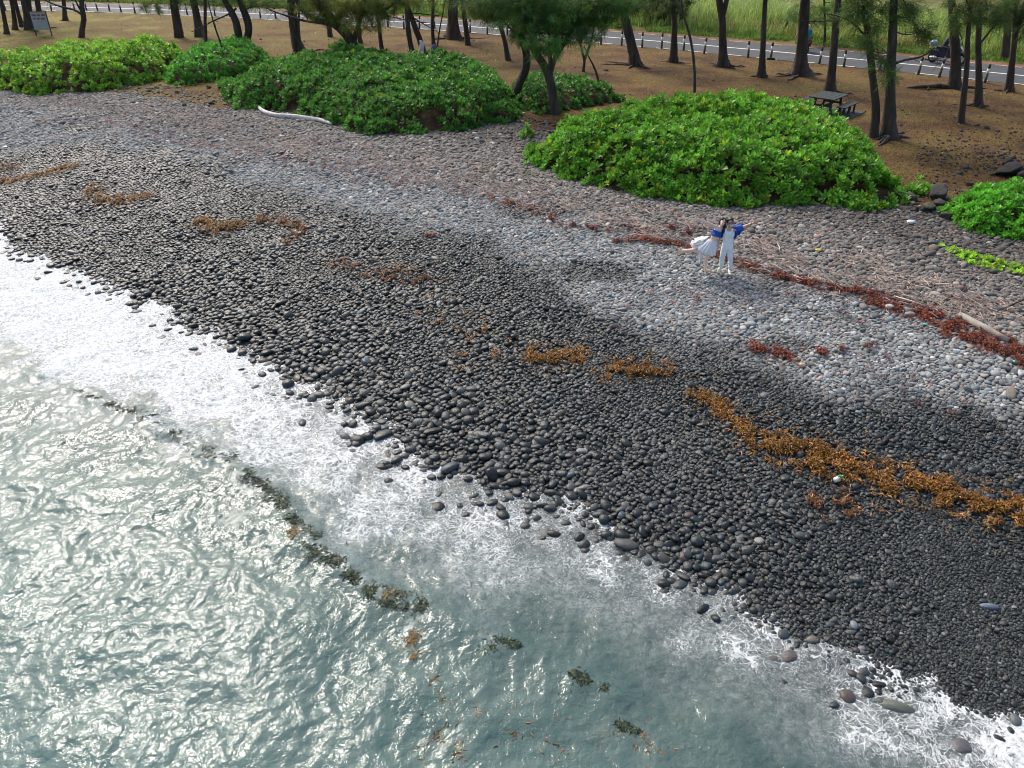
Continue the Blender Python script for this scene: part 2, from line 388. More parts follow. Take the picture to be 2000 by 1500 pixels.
def stonemat(name, use_obj):
    m, n, l, out = newmat(name); b = n.new('ShaderNodeBsdfPrincipled')
    if use_obj:
        oi = n.new('ShaderNodeObjectInfo'); colr, wet = oi.outputs['Color'], oi.outputs['Alpha']
    else:
        a = n.new('ShaderNodeAttribute'); a.attribute_type = 'INSTANCER'; a.attribute_name = 'col'; c = n.new('ShaderNodeAttribute'); c.attribute_type = 'INSTANCER'; c.attribute_name = 'wet'
        colr, wet = a.outputs['Color'], c.outputs['Fac']
    tc = n.new('ShaderNodeTexCoord'); nz = n.new('ShaderNodeTexNoise'); nz.inputs['Scale'].default_value = 2.2; nz.inputs['Detail'].default_value = 5; nz.inputs['Roughness'].default_value = .65; l.new(tc.outputs['Object'], nz.inputs['Vector'])
    mr = n.new('ShaderNodeMapRange'); mr.inputs[1].default_value = .3; mr.inputs[2].default_value = .7; mr.inputs[3].default_value = .74; mr.inputs[4].default_value = 1.26; l.new(nz.outputs[0], mr.inputs[0])
    vm = n.new('ShaderNodeVectorMath'); vm.operation = 'SCALE'; l.new(colr, vm.inputs[0]); l.new(mr.outputs[0], vm.inputs['Scale']); l.new(vm.outputs[0], b.inputs['Base Color'])
    r = n.new('ShaderNodeMapRange'); r.inputs[3].default_value = .85; r.inputs[4].default_value = .30; l.new(wet, r.inputs[0]); l.new(r.outputs[0], b.inputs['Roughness'])
    sp = n.new('ShaderNodeMapRange'); sp.inputs[3].default_value = .25; sp.inputs[4].default_value = .32; l.new(wet, sp.inputs[0]); l.new(sp.outputs[0], b.inputs['Specular IOR Level'])
    bp = n.new('ShaderNodeBump'); bp.inputs['Strength'].default_value = .25; bp.inputs['Distance'].default_value = .1; l.new(nz.outputs[0], bp.inputs['Height']); l.new(bp.outputs[0], b.inputs['Normal'])
    l.new(b.outputs[0], out.inputs[0]); return m
M_peb, M_stone = stonemat('pebble', False), stonemat('stone', True)
def shape_mesh(k, mat, V0, F0, nm):
    me = bpy.data.meshes.new(nm); me.from_pydata(pebble_shape(k, V0).tolist(), [], F0.tolist()); me.polygons.foreach_set('use_smooth', np.ones(len(me.polygons), bool)); me.materials.append(mat); return me
NSH = 9
peb_src = [bpy.data.objects.new('pebble_shape', shape_mesh(k, M_peb, IV2, IF2, 'pebble_shape')) for k in range(NSH)]
stone_me = [shape_mesh(k, M_stone, IV3, IF3, 'stone') for k in range(NSH)]

def gn_tree(srcs):
    t = bpy.data.node_groups.new('scatter', 'GeometryNodeTree')
    t.interface.new_socket('Geometry', in_out='INPUT', socket_type='NodeSocketGeometry'); t.interface.new_socket('Geometry', in_out='OUTPUT', socket_type='NodeSocketGeometry')
    gi = t.nodes.new('NodeGroupInput'); go = t.nodes.new('NodeGroupOutput'); ip = t.nodes.new('GeometryNodeInstanceOnPoints'); jn = t.nodes.new('GeometryNodeJoinGeometry')
    for o in srcs:
        oi = t.nodes.new('GeometryNodeObjectInfo'); oi.inputs['Object'].default_value = o; oi.inputs['As Instance'].default_value = True; t.links.new(oi.outputs['Geometry'], jn.inputs[0])
    def na(nm, ty):
        q = t.nodes.new('GeometryNodeInputNamedAttribute'); q.data_type = ty; q.inputs['Name'].default_value = nm; return q.outputs['Attribute']
    t.links.new(gi.outputs[0], ip.inputs['Points']); t.links.new(jn.outputs[0], ip.inputs['Instance']); ip.inputs['Pick Instance'].default_value = True
    t.links.new(na('idx', 'INT'), ip.inputs['Instance Index']); t.links.new(na('rot', 'FLOAT_VECTOR'), ip.inputs['Rotation']); t.links.new(na('scl', 'FLOAT_VECTOR'), ip.inputs['Scale'])
    t.links.new(ip.outputs[0], go.inputs[0]); return t
def gn_scatter(name, P, rot, scl, idx_, colr, wet, tree, parent, mat):
    me = bpy.data.meshes.new(name); n = len(P); me.vertices.add(n); me.vertices.foreach_set('co', np.ascontiguousarray(P, np.float32).ravel())
    for nm, d in (('rot', rot), ('scl', scl)):
        a = me.attributes.new(nm, 'FLOAT_VECTOR', 'POINT'); a.data.foreach_set('vector', np.ascontiguousarray(d, np.float32).ravel())
    a = me.attributes.new('idx', 'INT', 'POINT'); a.data.foreach_set('value', np.ascontiguousarray(idx_, np.int32))
    a = me.attributes.new('col', 'FLOAT_COLOR', 'POINT'); a.data.foreach_set('color', np.concatenate([colr, np.ones((n, 1))], 1).astype(np.float32).ravel())
    a = me.attributes.new('wet', 'FLOAT', 'POINT'); a.data.foreach_set('value', np.ascontiguousarray(wet, np.float32))
    me.materials.append(mat)
    o = bpy.data.objects.new(name, me); col.objects.link(o); o.parent = parent; o['kind'] = 'stuff'
    md = o.modifiers.new('scatter', 'NODES'); md.node_group = tree; return o

def quadcells(seed):
    r = np.random.default_rng(seed); a = .73
    ca, sa = math.cos(a), math.sin(a)
    X, Y = np.meshgrid(np.arange(-60, 60, .6), np.arange(-60, 70, .6))
    C = np.stack([X.ravel(), Y.ravel()], 1); W = np.full(len(C), .6); Hh = np.full(len(C), .6); out = []
    def wpos(c): return c[:, 0] * ca - c[:, 1] * sa, c[:, 0] * sa + c[:, 1] * ca
    x, y = wpos(C); k = inview(np.stack([x, y, gz(x, y)], 1), 260) & (y > 3) & (shore_s(x, y) > -8) & (side(LU, x, y) < 2.5)
    C, W, Hh = C[k], W[k], Hh[k]
    for lev in range(10):
        x, y = wpos(C); tgt = np.minimum(stone_size(x, y) * np.exp(r.normal(0, .30, len(C))), .27)
        done = np.sqrt(W * Hh) <= tgt
        out.append(np.stack([x[done], y[done], np.sqrt(W[done] * Hh[done])], 1))
        C, W, Hh = C[~done], W[~done], Hh[~done]
        ratio = r.uniform(.4, .6, len(C)); hor = W >= Hh
        w1 = np.where(hor, W * ratio, W); h1 = np.where(hor, Hh, Hh * ratio)
        w2 = np.where(hor, W * (1 - ratio), W); h2 = np.where(hor, Hh, Hh * (1 - ratio))
        dx = np.where(hor, 1, 0); dy = 1 - dx
        C1 = C + np.stack([dx * -(W - w1) / 2, dy * -(Hh - h1) / 2], 1); C2 = C + np.stack([dx * (W - w2) / 2, dy * (Hh - h2) / 2], 1)
        C = np.concatenate([C1, C2]); W = np.concatenate([w1, w2]); Hh = np.concatenate([h1, h2])
    x, y = wpos(C); out.append(np.stack([x, y, np.sqrt(W * Hh)], 1)); return np.concatenate(out)
def stone_cols(x, y, wet, r):
    n = len(x); s1 = side(D1, x, y)
    dry = np.array([.235, .240, .232]); up = np.array([.188, .170, .150]); far = np.array([.105, .094, .082]); wt = np.array([.021, .0255, .025])
    u = sstep(-.5, 2.2, s1 + .8 * perlin(x * .5, y * .5, 33))[:, None]; u2 = sstep(3, 6.5, s1)[:, None]
    c = dry * (1 - u) + up * u; c = c * (1 - u2) + far * u2
    wv = np.clip(wet + r.normal(0, .13, n), 0, 1)[:, None] ** .85; c = c * (1 - wv) + wt * wv
    c = c * np.exp(r.normal(0, .26, n))[:, None]
    k = r.uniform(size=n)
    c = np.where((k < .012)[:, None], np.array([.38, .37, .34]) * (1 - .55 * wv), c); c = np.where(((k > .02) & (k < .05))[:, None], c * np.array([1.28, .95, .88]), c)
    c = np.where(((k > .05) & (k < .13))[:, None], c * np.array([.88, 1.02, 1.12]), c); c = np.where(((k > .13) & (k < .2))[:, None], c * np.array([1.15, 1.02, .88]), c)
    c = np.where(((k > .2) & (k < .26))[:, None], c * 1.7, c)
    return np.clip(c, 0, .8), wv[:, 0]
PA = []
FEET = [at_y(px, py, float(ground(1416, 537)[1]) - .1)[:2] for px, py in ((1403, 533), (1425, 536), (1381, 530))]
for layer in range(2):
    q = quadcells(70 + layer); r = np.random.default_rng(80 + layer); n = len(q); x, y, d = q.T
    x = x + r.normal(0, .12, n) * d; y = y + r.normal(0, .12, n) * d
    keep = (side(LU, x, y) + .8 * perlin(x * .6, y * .6, 44) < .3) | ((r.uniform(size=n) < .13) & (side(LU, x, y) < 2.2))
    x, y, d = x[keep], y[keep], d[keep]; n = len(x)
    el = np.exp(r.normal(.12, .16, n)); fl2 = r.uniform(.42, .74, n)
    sc = np.stack([d * .60 * el, d * .60 / el ** .6, d * .56 * fl2], 1)
    zz = gz(x, y) + (d * .17 if layer == 0 else d * -.06) + r.normal(0, .05, n) * d
    sw = (shore_s(x, y) > -2.0) & (shore_s(x, y) < .5) & (r.uniform(size=n) < (.12 if layer == 0 else 0)) & (d > .10) & (d < .24) & (x < 4.5 + r.normal(0, .6, n)); sc[sw] *= r.uniform(1.1, 1.45, (sw.sum(), 1)); zz[sw] += .05 + .07 * np.clip(-shore_s(x, y)[sw], 0, 1)
    nr = np.min([np.hypot(x - fx, y - fy) for fx, fy in FEET], axis=0) < .22; zz[nr] -= .02
    rot = np.stack([r.normal(0, .24, n), r.normal(0, .24, n), r.uniform(0, 6.283, n)], 1)
    w = wetness(x, y); c, wv = stone_cols(x, y, w, r)
    PA.append((np.stack([x, y, zz], 1), rot, sc, r.integers(0, NSH, n), c, wv, d))
PA = [np.concatenate([a[i] for a in PA]) for i in range(7)]
# the stones that show largest are single parts of the beach
px_, py_, dd_ = proj(PA[0]); vis = (px_ > 0) & (px_ < 2000) & (py_ > 0) & (py_ < 1500) & (shore_s(PA[0][:, 0], PA[0][:, 1]) > .35)
app = np.where(vis, PA[6] / dd_, 0); big = np.argsort(-app)[:285]
for i in big:
    o = bpy.data.objects.new('stone', stone_me[PA[3][i]]); col.objects.link(o); o.parent = beach
    o.location = PA[0][i]; o.rotation_euler = PA[1][i]; o.scale = PA[2][i]; o.color = (*PA[4][i], PA[5][i])
# stones that stand out in the photograph
for px, py, w_, el_, c_, wt_, rz in [(1667, 1222, .24, 1.25, (.17, .20, .22), .7, 1.4), (1588, 1250, .26, 1.2, (.13, .12, .10), .8, .1), (1683, 1267, .19, 1.2, (.17, .17, .17), .8, .3), (690, 871, .34, 1.5, (.16, .12, .10), .9, -.2),
        (837, 985, .3, 1.4, (.24, .21, .18), .9, -.3), (1755, 1385, .5, 1.9, (.10, .11, .09), 1, -.35), (1868, 1466, .48, 1.15, (.09, .085, .09), 1, .2), (1535, 1290, .42, 1.3, (.10, .085, .08), 1, .5), (1505, 1296, .45, 1.7, (.10, .085, .08), 1, .2),
        (1408, 1090, .22, 1.2, (.12, .06, .05), .9, .2), (1076, 570, .26, 1.1, (.07, .075, .08), .6, .1), (1931, 972, .24, 1.3, (.05, .065, .085), .8, -.2), (1935, 1186, .28, 1.8, (.12, .14, .18), .6, -.2), (1745, 975 - 38, .22, 1.0, (.07, .07, .075), .7, 0),
        (1980, 1405, .3, 1.2, (.10, .11, .11), .9, 1.2)]:
    g = ground(px, py); o = bpy.data.objects.new('stone', stone_me[(px * 7) % NSH]); col.objects.link(o); o.parent = beach
    w_ *= .58; o.location = (g[0], g[1], g[2] + w_ * .18); o.rotation_euler = (.1, -.1, rz); o.scale = (w_ * .55 * el_, w_ * .55 / el_ ** .5, w_ * .36); o.color = (*c_, wt_)
rest = np.ones(len(PA[0]), bool); rest[big] = False
gn_scatter('pebbles', PA[0][rest], PA[1][rest], PA[2][rest], PA[3][rest], PA[4][rest], PA[5][rest], gn_tree(peb_src), beach, M_peb)
print('pebbles', len(PA[0]))

# ------------------------------------------------------------------ water
ta = math.radians(-38); T_ = np.array([math.cos(ta), math.sin(ta)]); N_ = np.array([-math.sin(ta), math.cos(ta)])
ST = .048
A_, B_ = np.meshgrid(np.arange(-48, 22, ST), np.arange(-18, 22, ST))
O0 = np.array([0, 14.0])
WX = O0[0] + T_[0] * A_ + N_[0] * B_; WY = O0[1] + T_[1] * A_ + N_[1] * B_
ws = shore_s(WX, WY); wh = gz(WX, WY)
keep = inview(np.stack([WX, WY, 0 * WX], -1), 330) & (ws < 1.9) & (WY > 2)
# waves
def line_bump(pts, w):
    a = np.array(pts, float); g = at_z(a[:, 0], a[:, 1], 0.0); d = np.full(WX.shape, 1e9)
    for i in range(len(a) - 1):
        x0, y0, x1, y1 = g[0][i], g[1][i], g[0][i + 1], g[1][i + 1]; L = (x1 - x0) ** 2 + (y1 - y0) ** 2
        t = np.clip(((WX - x0) * (x1 - x0) + (WY - y0) * (y1 - y0)) / L, 0, 1); e = np.hypot(WX - x0 - t * (x1 - x0), WY - y0 - t * (y1 - y0)); d = np.minimum(d, e)
    return np.exp(-(d / w) ** 2)
RIDGE = [(60, 715), (180, 778), (390, 872), (500, 942), (580, 1030), (650, 1100), (760, 1172), (830, 1192), (930, 1250), (1010, 1268), (1110, 1325), (1200, 1362)]
ridge = line_bump(RIDGE, .32)
qx = WX + .25 * perlin(WX * .5, WY * .5, 61); qy = WY + .25 * perlin(WX * .5, WY * .5, 62)
lw = fbm(qx * .55, qy * .55, 2, 63)
rg = lambda f, sd: 1 - np.abs(perlin(qx * f * 1.25, qy * f, sd)) * 2
calm = .80 + .20 * sstep(3.0, -5, WX + .5 * (WY - 10))
wave = .088 * lw + .030 * rg(1.5, 64) * calm + .018 * rg(3.1, 65) * calm + .011 * rg(6.3, 66) * calm
deep = sstep(-.2, -2.5, ws); wave = wave * (.35 + .65 * deep) + .14 * ridge * (.6 + .5 * perlin(WX * .8, WY * .8, 67))
edge = .45 + .55 * perlin(WX * .7, WY * .7, 68) + .3 * perlin(WX * 2.1, WY * 2.1, 69)
film = .085 * np.clip((edge - ws) / .9, -1.4, 1.0) + .03 * fbm(WX * 1.8, WY * 1.8, 2, 70)
base = np.maximum(0, 0) + wave
z1 = wh + film
k_ = .06; hh = np.clip(.5 + .5 * (z1 - base) / k_, 0, 1); WZ = base * (1 - hh) + z1 * hh + k_ * hh * (1 - hh)
depth = WZ - wh
# foam amount: a band along the shore, strongest at the left, with ragged seaward edge
FX = [-30, -20, -14, -10, -7, -4.5, -2, 0, 2, 3.5, 5, 6.5, 7.5, 9, 14]
FA_ = [.84, .80, .76, .72, .62, .55, .50, .47, .46, .45, .45, .50, .60, .66, .66]
FO_ = [-6., -5.4, -5.0, -4.4, -4.0, -3.6, -3.4, -3.1, -2.7, -2.5, -2.3, -2.4, -2.8, -3.0, -3.0]
fa = np.interp(WX, FX, FA_); fo_ = np.interp(WX, FX, FO_) * (1 + .32 * perlin(WX * .45, WY * .45, 72) + .22 * perlin(WX * 1.3, WY * 1.3, 73))
foam = fa * sstep(fo_ - 1.2, fo_ + 1.6, ws) * (.96 + .26 * perlin(WX * .7, WY * .7, 71) + .26 * perlin(WX * 1.9, WY * 1.9, 74))
foam = np.maximum(foam, .72 * np.exp(-((ws - edge + .22) / .22) ** 2) * sstep(-.25, .25, perlin(WX * .8, WY * .8, 75) + .25 * (fa - .5)))
foam = foam * sstep(-.02, .02, depth)
idw = np.full(WX.shape, -1); 
kf = keep[:-1, :-1] & keep[:-1, 1:] & keep[1:, 1:] & keep[1:, :-1]; ii = np.arange(WX.size).reshape(WX.shape)
FW = np.stack([ii[:-1, :-1], ii[:-1, 1:], ii[1:, 1:], ii[1:, :-1]], -1)[kf]
md_ = depth.ravel()[FW].max(1) > -.03; FW = FW[md_]
u_, inv = np.unique(FW, return_inverse=True)
VW = np.stack([WX, WY, WZ], -1).reshape(-1, 3)[u_]
def watermat():
    m, n, l, out = newmat('sea_water')
    def at(nm):
        a = n.new('ShaderNodeAttribute'); a.attribute_name = nm; return a.outputs['Fac']
    def math_(op, a, b=None, c=None):
        q = n.new('ShaderNodeMath'); q.operation = op
        for i, v in enumerate((a, b, c)):
            if v is None: continue
            if isinstance(v, (int, float)): q.inputs[i].default_value = v
            else: l.new(v, q.inputs[i])
        return q.outputs[0]
    def noise(sc, det, vec, rough=.55, dist=0.0):
        q = n.new('ShaderNodeTexNoise'); q.inputs['Scale'].default_value = sc; q.inputs['Detail'].default_value = det; q.inputs['Roughness'].default_value = rough; q.inputs['Distortion'].default_value = dist; l.new(vec, q.inputs['Vector']); return q
    def mr(v, a, b, c, d, smooth=False):
        q = n.new('ShaderNodeMapRange'); q.interpolation_type = 'SMOOTHSTEP' if smooth else 'LINEAR'
        l.new(v, q.inputs[0])
        for i, w in enumerate((a, b, c, d)):
            if isinstance(w, (int, float)): q.inputs[i + 1].default_value = w
            else: l.new(w, q.inputs[i + 1])
        return q.outputs[0]
    g = n.new('ShaderNodeNewGeometry'); P = g.outputs['Position']
    mp = n.new('ShaderNodeMapping'); mp.inputs['Rotation'].default_value = (0, 0, -ta); mp.inputs['Scale'].default_value = (1, .55, 1); l.new(P, mp.inputs[0]); PS = mp.outputs[0]
    # ripples
    r1 = noise(7, 3, P, .5, .6); r2 = noise(19, 2, P, .5, .4)
    hb = math_('ADD', math_('MULTIPLY', r1.outputs[0], .030), math_('MULTIPLY', r2.outputs[0], .006))
    bp = n.new('ShaderNodeBump'); bp.inputs['Strength'].default_value = .85; bp.inputs['Distance'].default_value = 1.0; l.new(hb, bp.inputs['Height'])
    # body
    dep = at('depth')
    turb = mr(math_('POWER', 2.718, math_('MULTIPLY', dep, -1.35)), 1.0, 0.0, .06, .92)
    tn = noise(.55, 4, P)
    rp = n.new('ShaderNodeValToRGB'); rp.color_ramp.elements[0].position = .35; rp.color_ramp.elements[1].position = .65
    rp.color_ramp.elements[0].color = (.085, .155, .147, 1); rp.color_ramp.elements[1].color = (.155, .228, .208, 1); l.new(tn.outputs[0], rp.inputs[0])
    tr = n.new('ShaderNodeBsdfTransparent'); tr.inputs[0].default_value = (.80, .93, .90, 1)
    df = n.new('ShaderNodeBsdfDiffuse'); l.new(rp.outputs[0], df.inputs[0]); l.new(bp.outputs[0], df.inputs['Normal'])
    mb = n.new('ShaderNodeMixShader'); l.new(turb, mb.inputs[0]); l.new(tr.outputs[0], mb.inputs[1]); l.new(df.outputs[0], mb.inputs[2])
    fr = n.new('ShaderNodeFresnel'); fr.inputs[0].default_value = 1.34; l.new(bp.outputs[0], fr.inputs['Normal'])
    gl = n.new('ShaderNodeBsdfGlossy'); gl.inputs['Roughness'].default_value = .05; l.new(bp.outputs[0], gl.inputs['Normal'])
    mg = n.new('ShaderNodeMixShader'); l.new(fr.outputs[0], mg.inputs[0]); l.new(mb.outputs[0], mg.inputs[1]); l.new(gl.outputs[0], mg.inputs[2])
    # foam: lace of thin crests whose width grows with the amount of foam
    fo = at('foam')
    dn = noise(1.6, 3, P); dv = n.new('ShaderNodeVectorMath'); dv.operation = 'SCALE'; dv.inputs['Scale'].default_value = .55; l.new(dn.outputs['Color'], dv.inputs[0])
    pv = n.new('ShaderNodeVectorMath'); l.new(P, pv.inputs[0]); l.new(dv.outputs[0], pv.inputs[1])
    l1 = math_('ABSOLUTE', math_('SUBTRACT', noise(2.6, 5, pv.outputs[0], .62, .5).outputs[0], .5))
    l2 = math_('ABSOLUTE', math_('SUBTRACT', noise(6.5, 5, pv.outputs[0], .65, .6).outputs[0], .5))
    vo = n.new('ShaderNodeTexVoronoi'); vo.feature = 'DISTANCE_TO_EDGE'; vo.inputs['Scale'].default_value = 4.5; l.new(pv.outputs[0], vo.inputs['Vector'])
    lace = math_('MINIMUM', math_('MULTIPLY', l1, 1.0), math_('MINIMUM', math_('MULTIPLY', l2, 1.5), math_('MULTIPLY', vo.outputs['Distance'], .55)))
    lace = math_('ADD', lace, math_('MULTIPLY', math_('SUBTRACT', noise(24, 4, P, .7).outputs[0], .5), .07))
    wid = mr(math_('POWER', fo, 1.7), .05, 1.0, -.012, .17); wlo = math_('SUBTRACT', wid, .035)
    fmask = mr(lace, wid, wlo, 0.0, 1.0, True)
    veil = math_('MULTIPLY', mr(fo, .10, .9, 0.0, .80), mr(noise(6, 7, pv.outputs[0], .75).outputs[0], .36, .64, .12, 1.0))
    fm = math_('MAXIMUM', math_('MULTIPLY', fmask, mr(fo, .15, .45, .6, 1.0)), veil)
    fc_ = n.new('ShaderNodeBsdfDiffuse'); fr2 = n.new('ShaderNodeValToRGB'); fr2.color_ramp.elements[0].position = .36; fr2.color_ramp.elements[1].position = .60; fr2.color_ramp.elements[0].color = (.40, .43, .43, 1); fr2.color_ramp.elements[1].color = (.80, .82, .82, 1); l.new(noise(11, 6, pv.outputs[0], .72).outputs[0], fr2.inputs[0]); l.new(fr2.outputs[0], fc_.inputs[0])
    fbp = n.new('ShaderNodeBump'); fbp.inputs['Strength'].default_value = .8; fbp.inputs['Distance'].default_value = .05; l.new(noise(16, 5, pv.outputs[0], .7).outputs[0], fbp.inputs['Height']); l.new(fbp.outputs[0], fc_.inputs['Normal'])
    mf = n.new('ShaderNodeMixShader'); l.new(fm, mf.inputs[0]); l.new(mg.outputs[0], mf.inputs[1]); l.new(fc_.outputs[0], mf.inputs[2])
    l.new(mf.outputs[0], out.inputs[0]); return m
M_water = watermat()
tag(mk('sea_water', VW, inv.reshape(-1, 4), M_water, smooth=True, fl={'depth': depth.ravel()[u_], 'foam': np.clip(foam, 0, 1).ravel()[u_]}), kind='structure')
print('water faces', len(FW))
def water_z(x, y):
    a = (x - O0[0]) * T_[0] + (y - O0[1]) * T_[1]; q = (x - O0[0]) * N_[0] + (y - O0[1]) * N_[1]
    i = np.clip(np.round((a + 48) / ST).astype(int), 0, WZ.shape[1] - 1); j = np.clip(np.round((q + 18) / ST).astype(int), 0, WZ.shape[0] - 1); return WZ[j, i]

# ------------------------------------------------------------------ shrubs
def leaf_shape(L, w, droop):
    V = np.array([[0, 0, 0], [.62 * L, .5 * w, -.05 * L], [.62 * L, 0, -.10 * L], [.62 * L, -.5 * w, -.05 * L], [.93 * L, .34 * w, -.12 * L - droop], [.93 * L, -.34 * w, -.12 * L - droop], [L, 0, -.16 * L - droop]])
    F = np.array([[0, 2, 1], [0, 3, 2], [1, 2, 4], [2, 3, 5], [2, 6, 4], [2, 5, 6]]); return V, F
def rosette(k, n=13, L=.17):
    r = np.random.default_rng(500 + k); VV = []; FF2 = []; CC = []; c = 0
    for i in range(n):
        t = i / n; el = math.radians(82 - 66 * t ** .85 + r.normal(0, 7)); az = i * 2.4 + r.normal(0, .2); l = L * (.62 + .45 * math.sin(math.pi * min(1, .25 + t * .75))) * r.uniform(.85, 1.15)
        V, F = leaf_shape(l, l * r.uniform(.30, .40), .02 * t)
        ce, se = math.cos(el), math.sin(el); V = V @ np.array([[ce, 0, -se], [0, 1, 0], [se, 0, ce]]).T @ np.eye(3)
        V = np.stack([V[:, 0] * 1, V[:, 1], V[:, 2]], 1)
        ca, sa = math.cos(az), math.sin(az); V = V @ np.array([[ca, -sa, 0], [sa, ca, 0], [0, 0, 1]]).T
        VV.append(V); FF2.append(F + c); c += len(V); CC.append(np.full((len(V), 1), (1.12 - .3 * t) * r.uniform(.85, 1.15)))
    return np.concatenate(VV), np.concatenate(FF2), np.concatenate(CC)
# leaf rotation above turns +x leaves up by el: fix sign so that they rise
ROS = []
for k in range(6):
    V, F, C = rosette(k); V[:, 2] = np.where(True, V[:, 2], 0); ROS.append((V, F, C))
M_leaf = leafmat('naupaka_leaf', .42, .40, .42, 1.95)
M_stem = pm('stem', (.085, .055, .035), .9, .3, 6, .3)
M_deadleaf = pm('dead_leaf', (.33, .24, .03), .6, .4, 3, 0)
def shrub(name, front, ridge, h, label, cat, tint, sp=.22, L=1.0, push=1.3, group=None, nclus=300, gh=None, seed=0, lowfill=True, lump=.32):
    r = np.random.default_rng(900 + seed)
    fa = np.array(front, float); ra = np.array(ridge, float); g = ground(fa[:, 0], fa[:, 1]); rx, ry = at_z(ra[:, 0], ra[:, 1], 2.4 + h * .92)
    poly = np.concatenate([np.stack([g[0], g[1]], 1), np.stack([rx, ry + push], 1)])
    c = poly.mean(0); root = empty(name, (c[0], c[1], float(gz(c[0], c[1]))), label, cat, group)
    lo, hi = poly.min(0) - .3, poly.max(0) + .3
    def hgt(x, y):
        d = poly_dist(poly, x, y) + (.22 + .16 * h) * perlin(x * 1.1, y * 1.1, 130 + seed) + .08 * h * perlin(x * 2.7, y * 2.7, 131 + seed)
        dd = np.maximum(d, 0); e = 1 - np.exp(-(dd / (.40 * h + .10)) ** 1.05)
        return h * e * (.84 + lump * perlin(x * .5, y * .5, 140 + seed)) + .34 * h * e * (np.abs(perlin(x * .85, y * .85, 141 + seed)) + .5 * np.abs(perlin(x * 1.9, y * 1.9, 142 + seed)) - .22), d
    parts_ = []
    for lay in range(2 if lowfill else 1):
        s_ = sp if lay == 0 else sp * 1.35
        X, Y = np.meshgrid(np.arange(lo[0], hi[0], s_), np.arange(lo[1], hi[1], s_)); x = X.ravel() + r.normal(0, .3, X.size) * s_; y = Y.ravel() + r.normal(0, .3, X.size) * s_
        z, d = hgt(x, y); e = .06; zx = (hgt(x + e, y)[0] - hgt(x - e, y)[0]) / (2 * e); zy = (hgt(x, y + e)[0] - hgt(x, y - e)[0]) / (2 * e)
        k = d > -.05; 
        # gaps between the lobes
        gap = perlin(x * .95, y * .95, 150 + seed) + .5 * perlin(x * 2.3, y * 2.3, 151 + seed)
        k &= (gap > -.27) if lay == 0 else (gap > -.40)
        # steep flanks need more rosettes
        rep = np.clip(np.round(np.sqrt(1 + np.minimum(zx ** 2 + zy ** 2, 9)) + r.uniform(-.35, .35, len(x))), 1, 3).astype(int)
        ids = np.repeat(np.where(k)[0], rep[k]); j = r.normal(0, .33, (len(ids), 2)) * s_ * (np.repeat(rep[k], rep[k]) > 1)[:, None]
        x2, y2 = x[ids] + j[:, 0], y[ids] + j[:, 1]; z2 = hgt(x2, y2)[0] * (1 if lay == 0 else r.uniform(.62, .9, len(ids))) + r.normal(0, .035, len(ids)) * (1 + h * .4) + (r.uniform(size=len(ids)) < .05) * r.uniform(.06, .22, len(ids)) * min(1, h)
        N = np.stack([-zx[ids] * .75, -zy[ids] * .75, np.ones(len(ids))], 1); N /= np.linalg.norm(N, axis=1, keepdims=True); N += r.normal(0, .30, N.shape); N[:, 2] = np.maximum(N[:, 2], .12)
        P = np.stack([x2, y2, gz(x2, y2) + np.maximum(z2, .03)], 1); parts_.append((P, N, np.full(len(P), lay)))
    P = np.concatenate([p[0] for p in parts_]); N = np.concatenate([p[1] for p in parts_]); lay = np.concatenate([p[2] for p in parts_])
    R = frames(N); S = r.uniform(.8, 1.3, len(P)) * L; var = r.integers(0, 6, len(P))
    tn = np.array(tint)[None] * np.exp(r.normal(0, .16, (len(P), 1))) * np.array([1, 1, 1]); ye = r.uniform(size=len(P)) < .10; tn[ye] = tn[ye] * np.array([1.8, 1.12, .9])
    # nearest whorls one by one
    px, py, dd = proj(P); ok = (lay == 0) & (px > 5) & (px < 1995) & (py > 5)
    score = np.where(ok, S / dd * (.6 + .8 * r.uniform(size=len(P))), 0); big = np.argsort(-score)[:nclus]; big = big[score[big] > 0]
    isb = np.zeros(len(P), bool); isb[big] = True
    loc = np.array(root.location)
    VV = []; FA = []; CC = []; c0 = 0
    for k in range(6):
        m = (var == k) & ~isb
        if not m.any(): continue
        Vb, Fb, Cb = ROS[k]; V, F = batch(Vb, Fb, R[m], P[m] - loc, S[m]); VV.append(V); FA.append(F + c0); c0 += len(V)
        CC.append((tn[m][:, None, :] * Cb[None]).reshape(-1, 3))
    mk('foliage', np.concatenate(VV), np.concatenate(FA), M_leaf, root, cols=np.concatenate(CC), kind='stuff')
    mes = {}
    for k in range(6):
        for q in range(2):
            t = np.array(tint) * (.9 if q == 0 else 1.12); o = mk('leaf_cluster', ROS[k][0], ROS[k][1], M_leaf, root, cols=t[None] * ROS[k][2]); mes[(k, q)] = o.data; bpy.data.objects.remove(o)
    for i in big:
        o = bpy.data.objects.new('leaf_cluster', mes[(var[i], int(r.integers(0, 2)))]); col.objects.link(o); o.parent = root
        M = Matrix([[*(R[i][a] * S[i]), P[i][a] - loc[a]] for a in range(3)] + [[0, 0, 0, 1]]); o.matrix_basis = M
    # woody stems under the leaves
    b = MB(); n = int(len(P) / 26) + 6
    for i in r.choice(len(P), n):
        p = P[i] - loc; q = p * np.array([.9, .9, 1]) + np.array([r.normal(0, .2), r.normal(0, .2), 0]); q[2] = gz(q[0] + loc[0], q[1] + loc[1]) - loc[2] - .03
        m = (p + q) / 2 + np.array([r.normal(0, .12), r.normal(0, .12), .05]); b.tube([q, m, p - np.array([0, 0, .05])], [.022, .016, .008], 4, False)
    b.build('stems', M_stem, root)['kind'] = 'stuff'
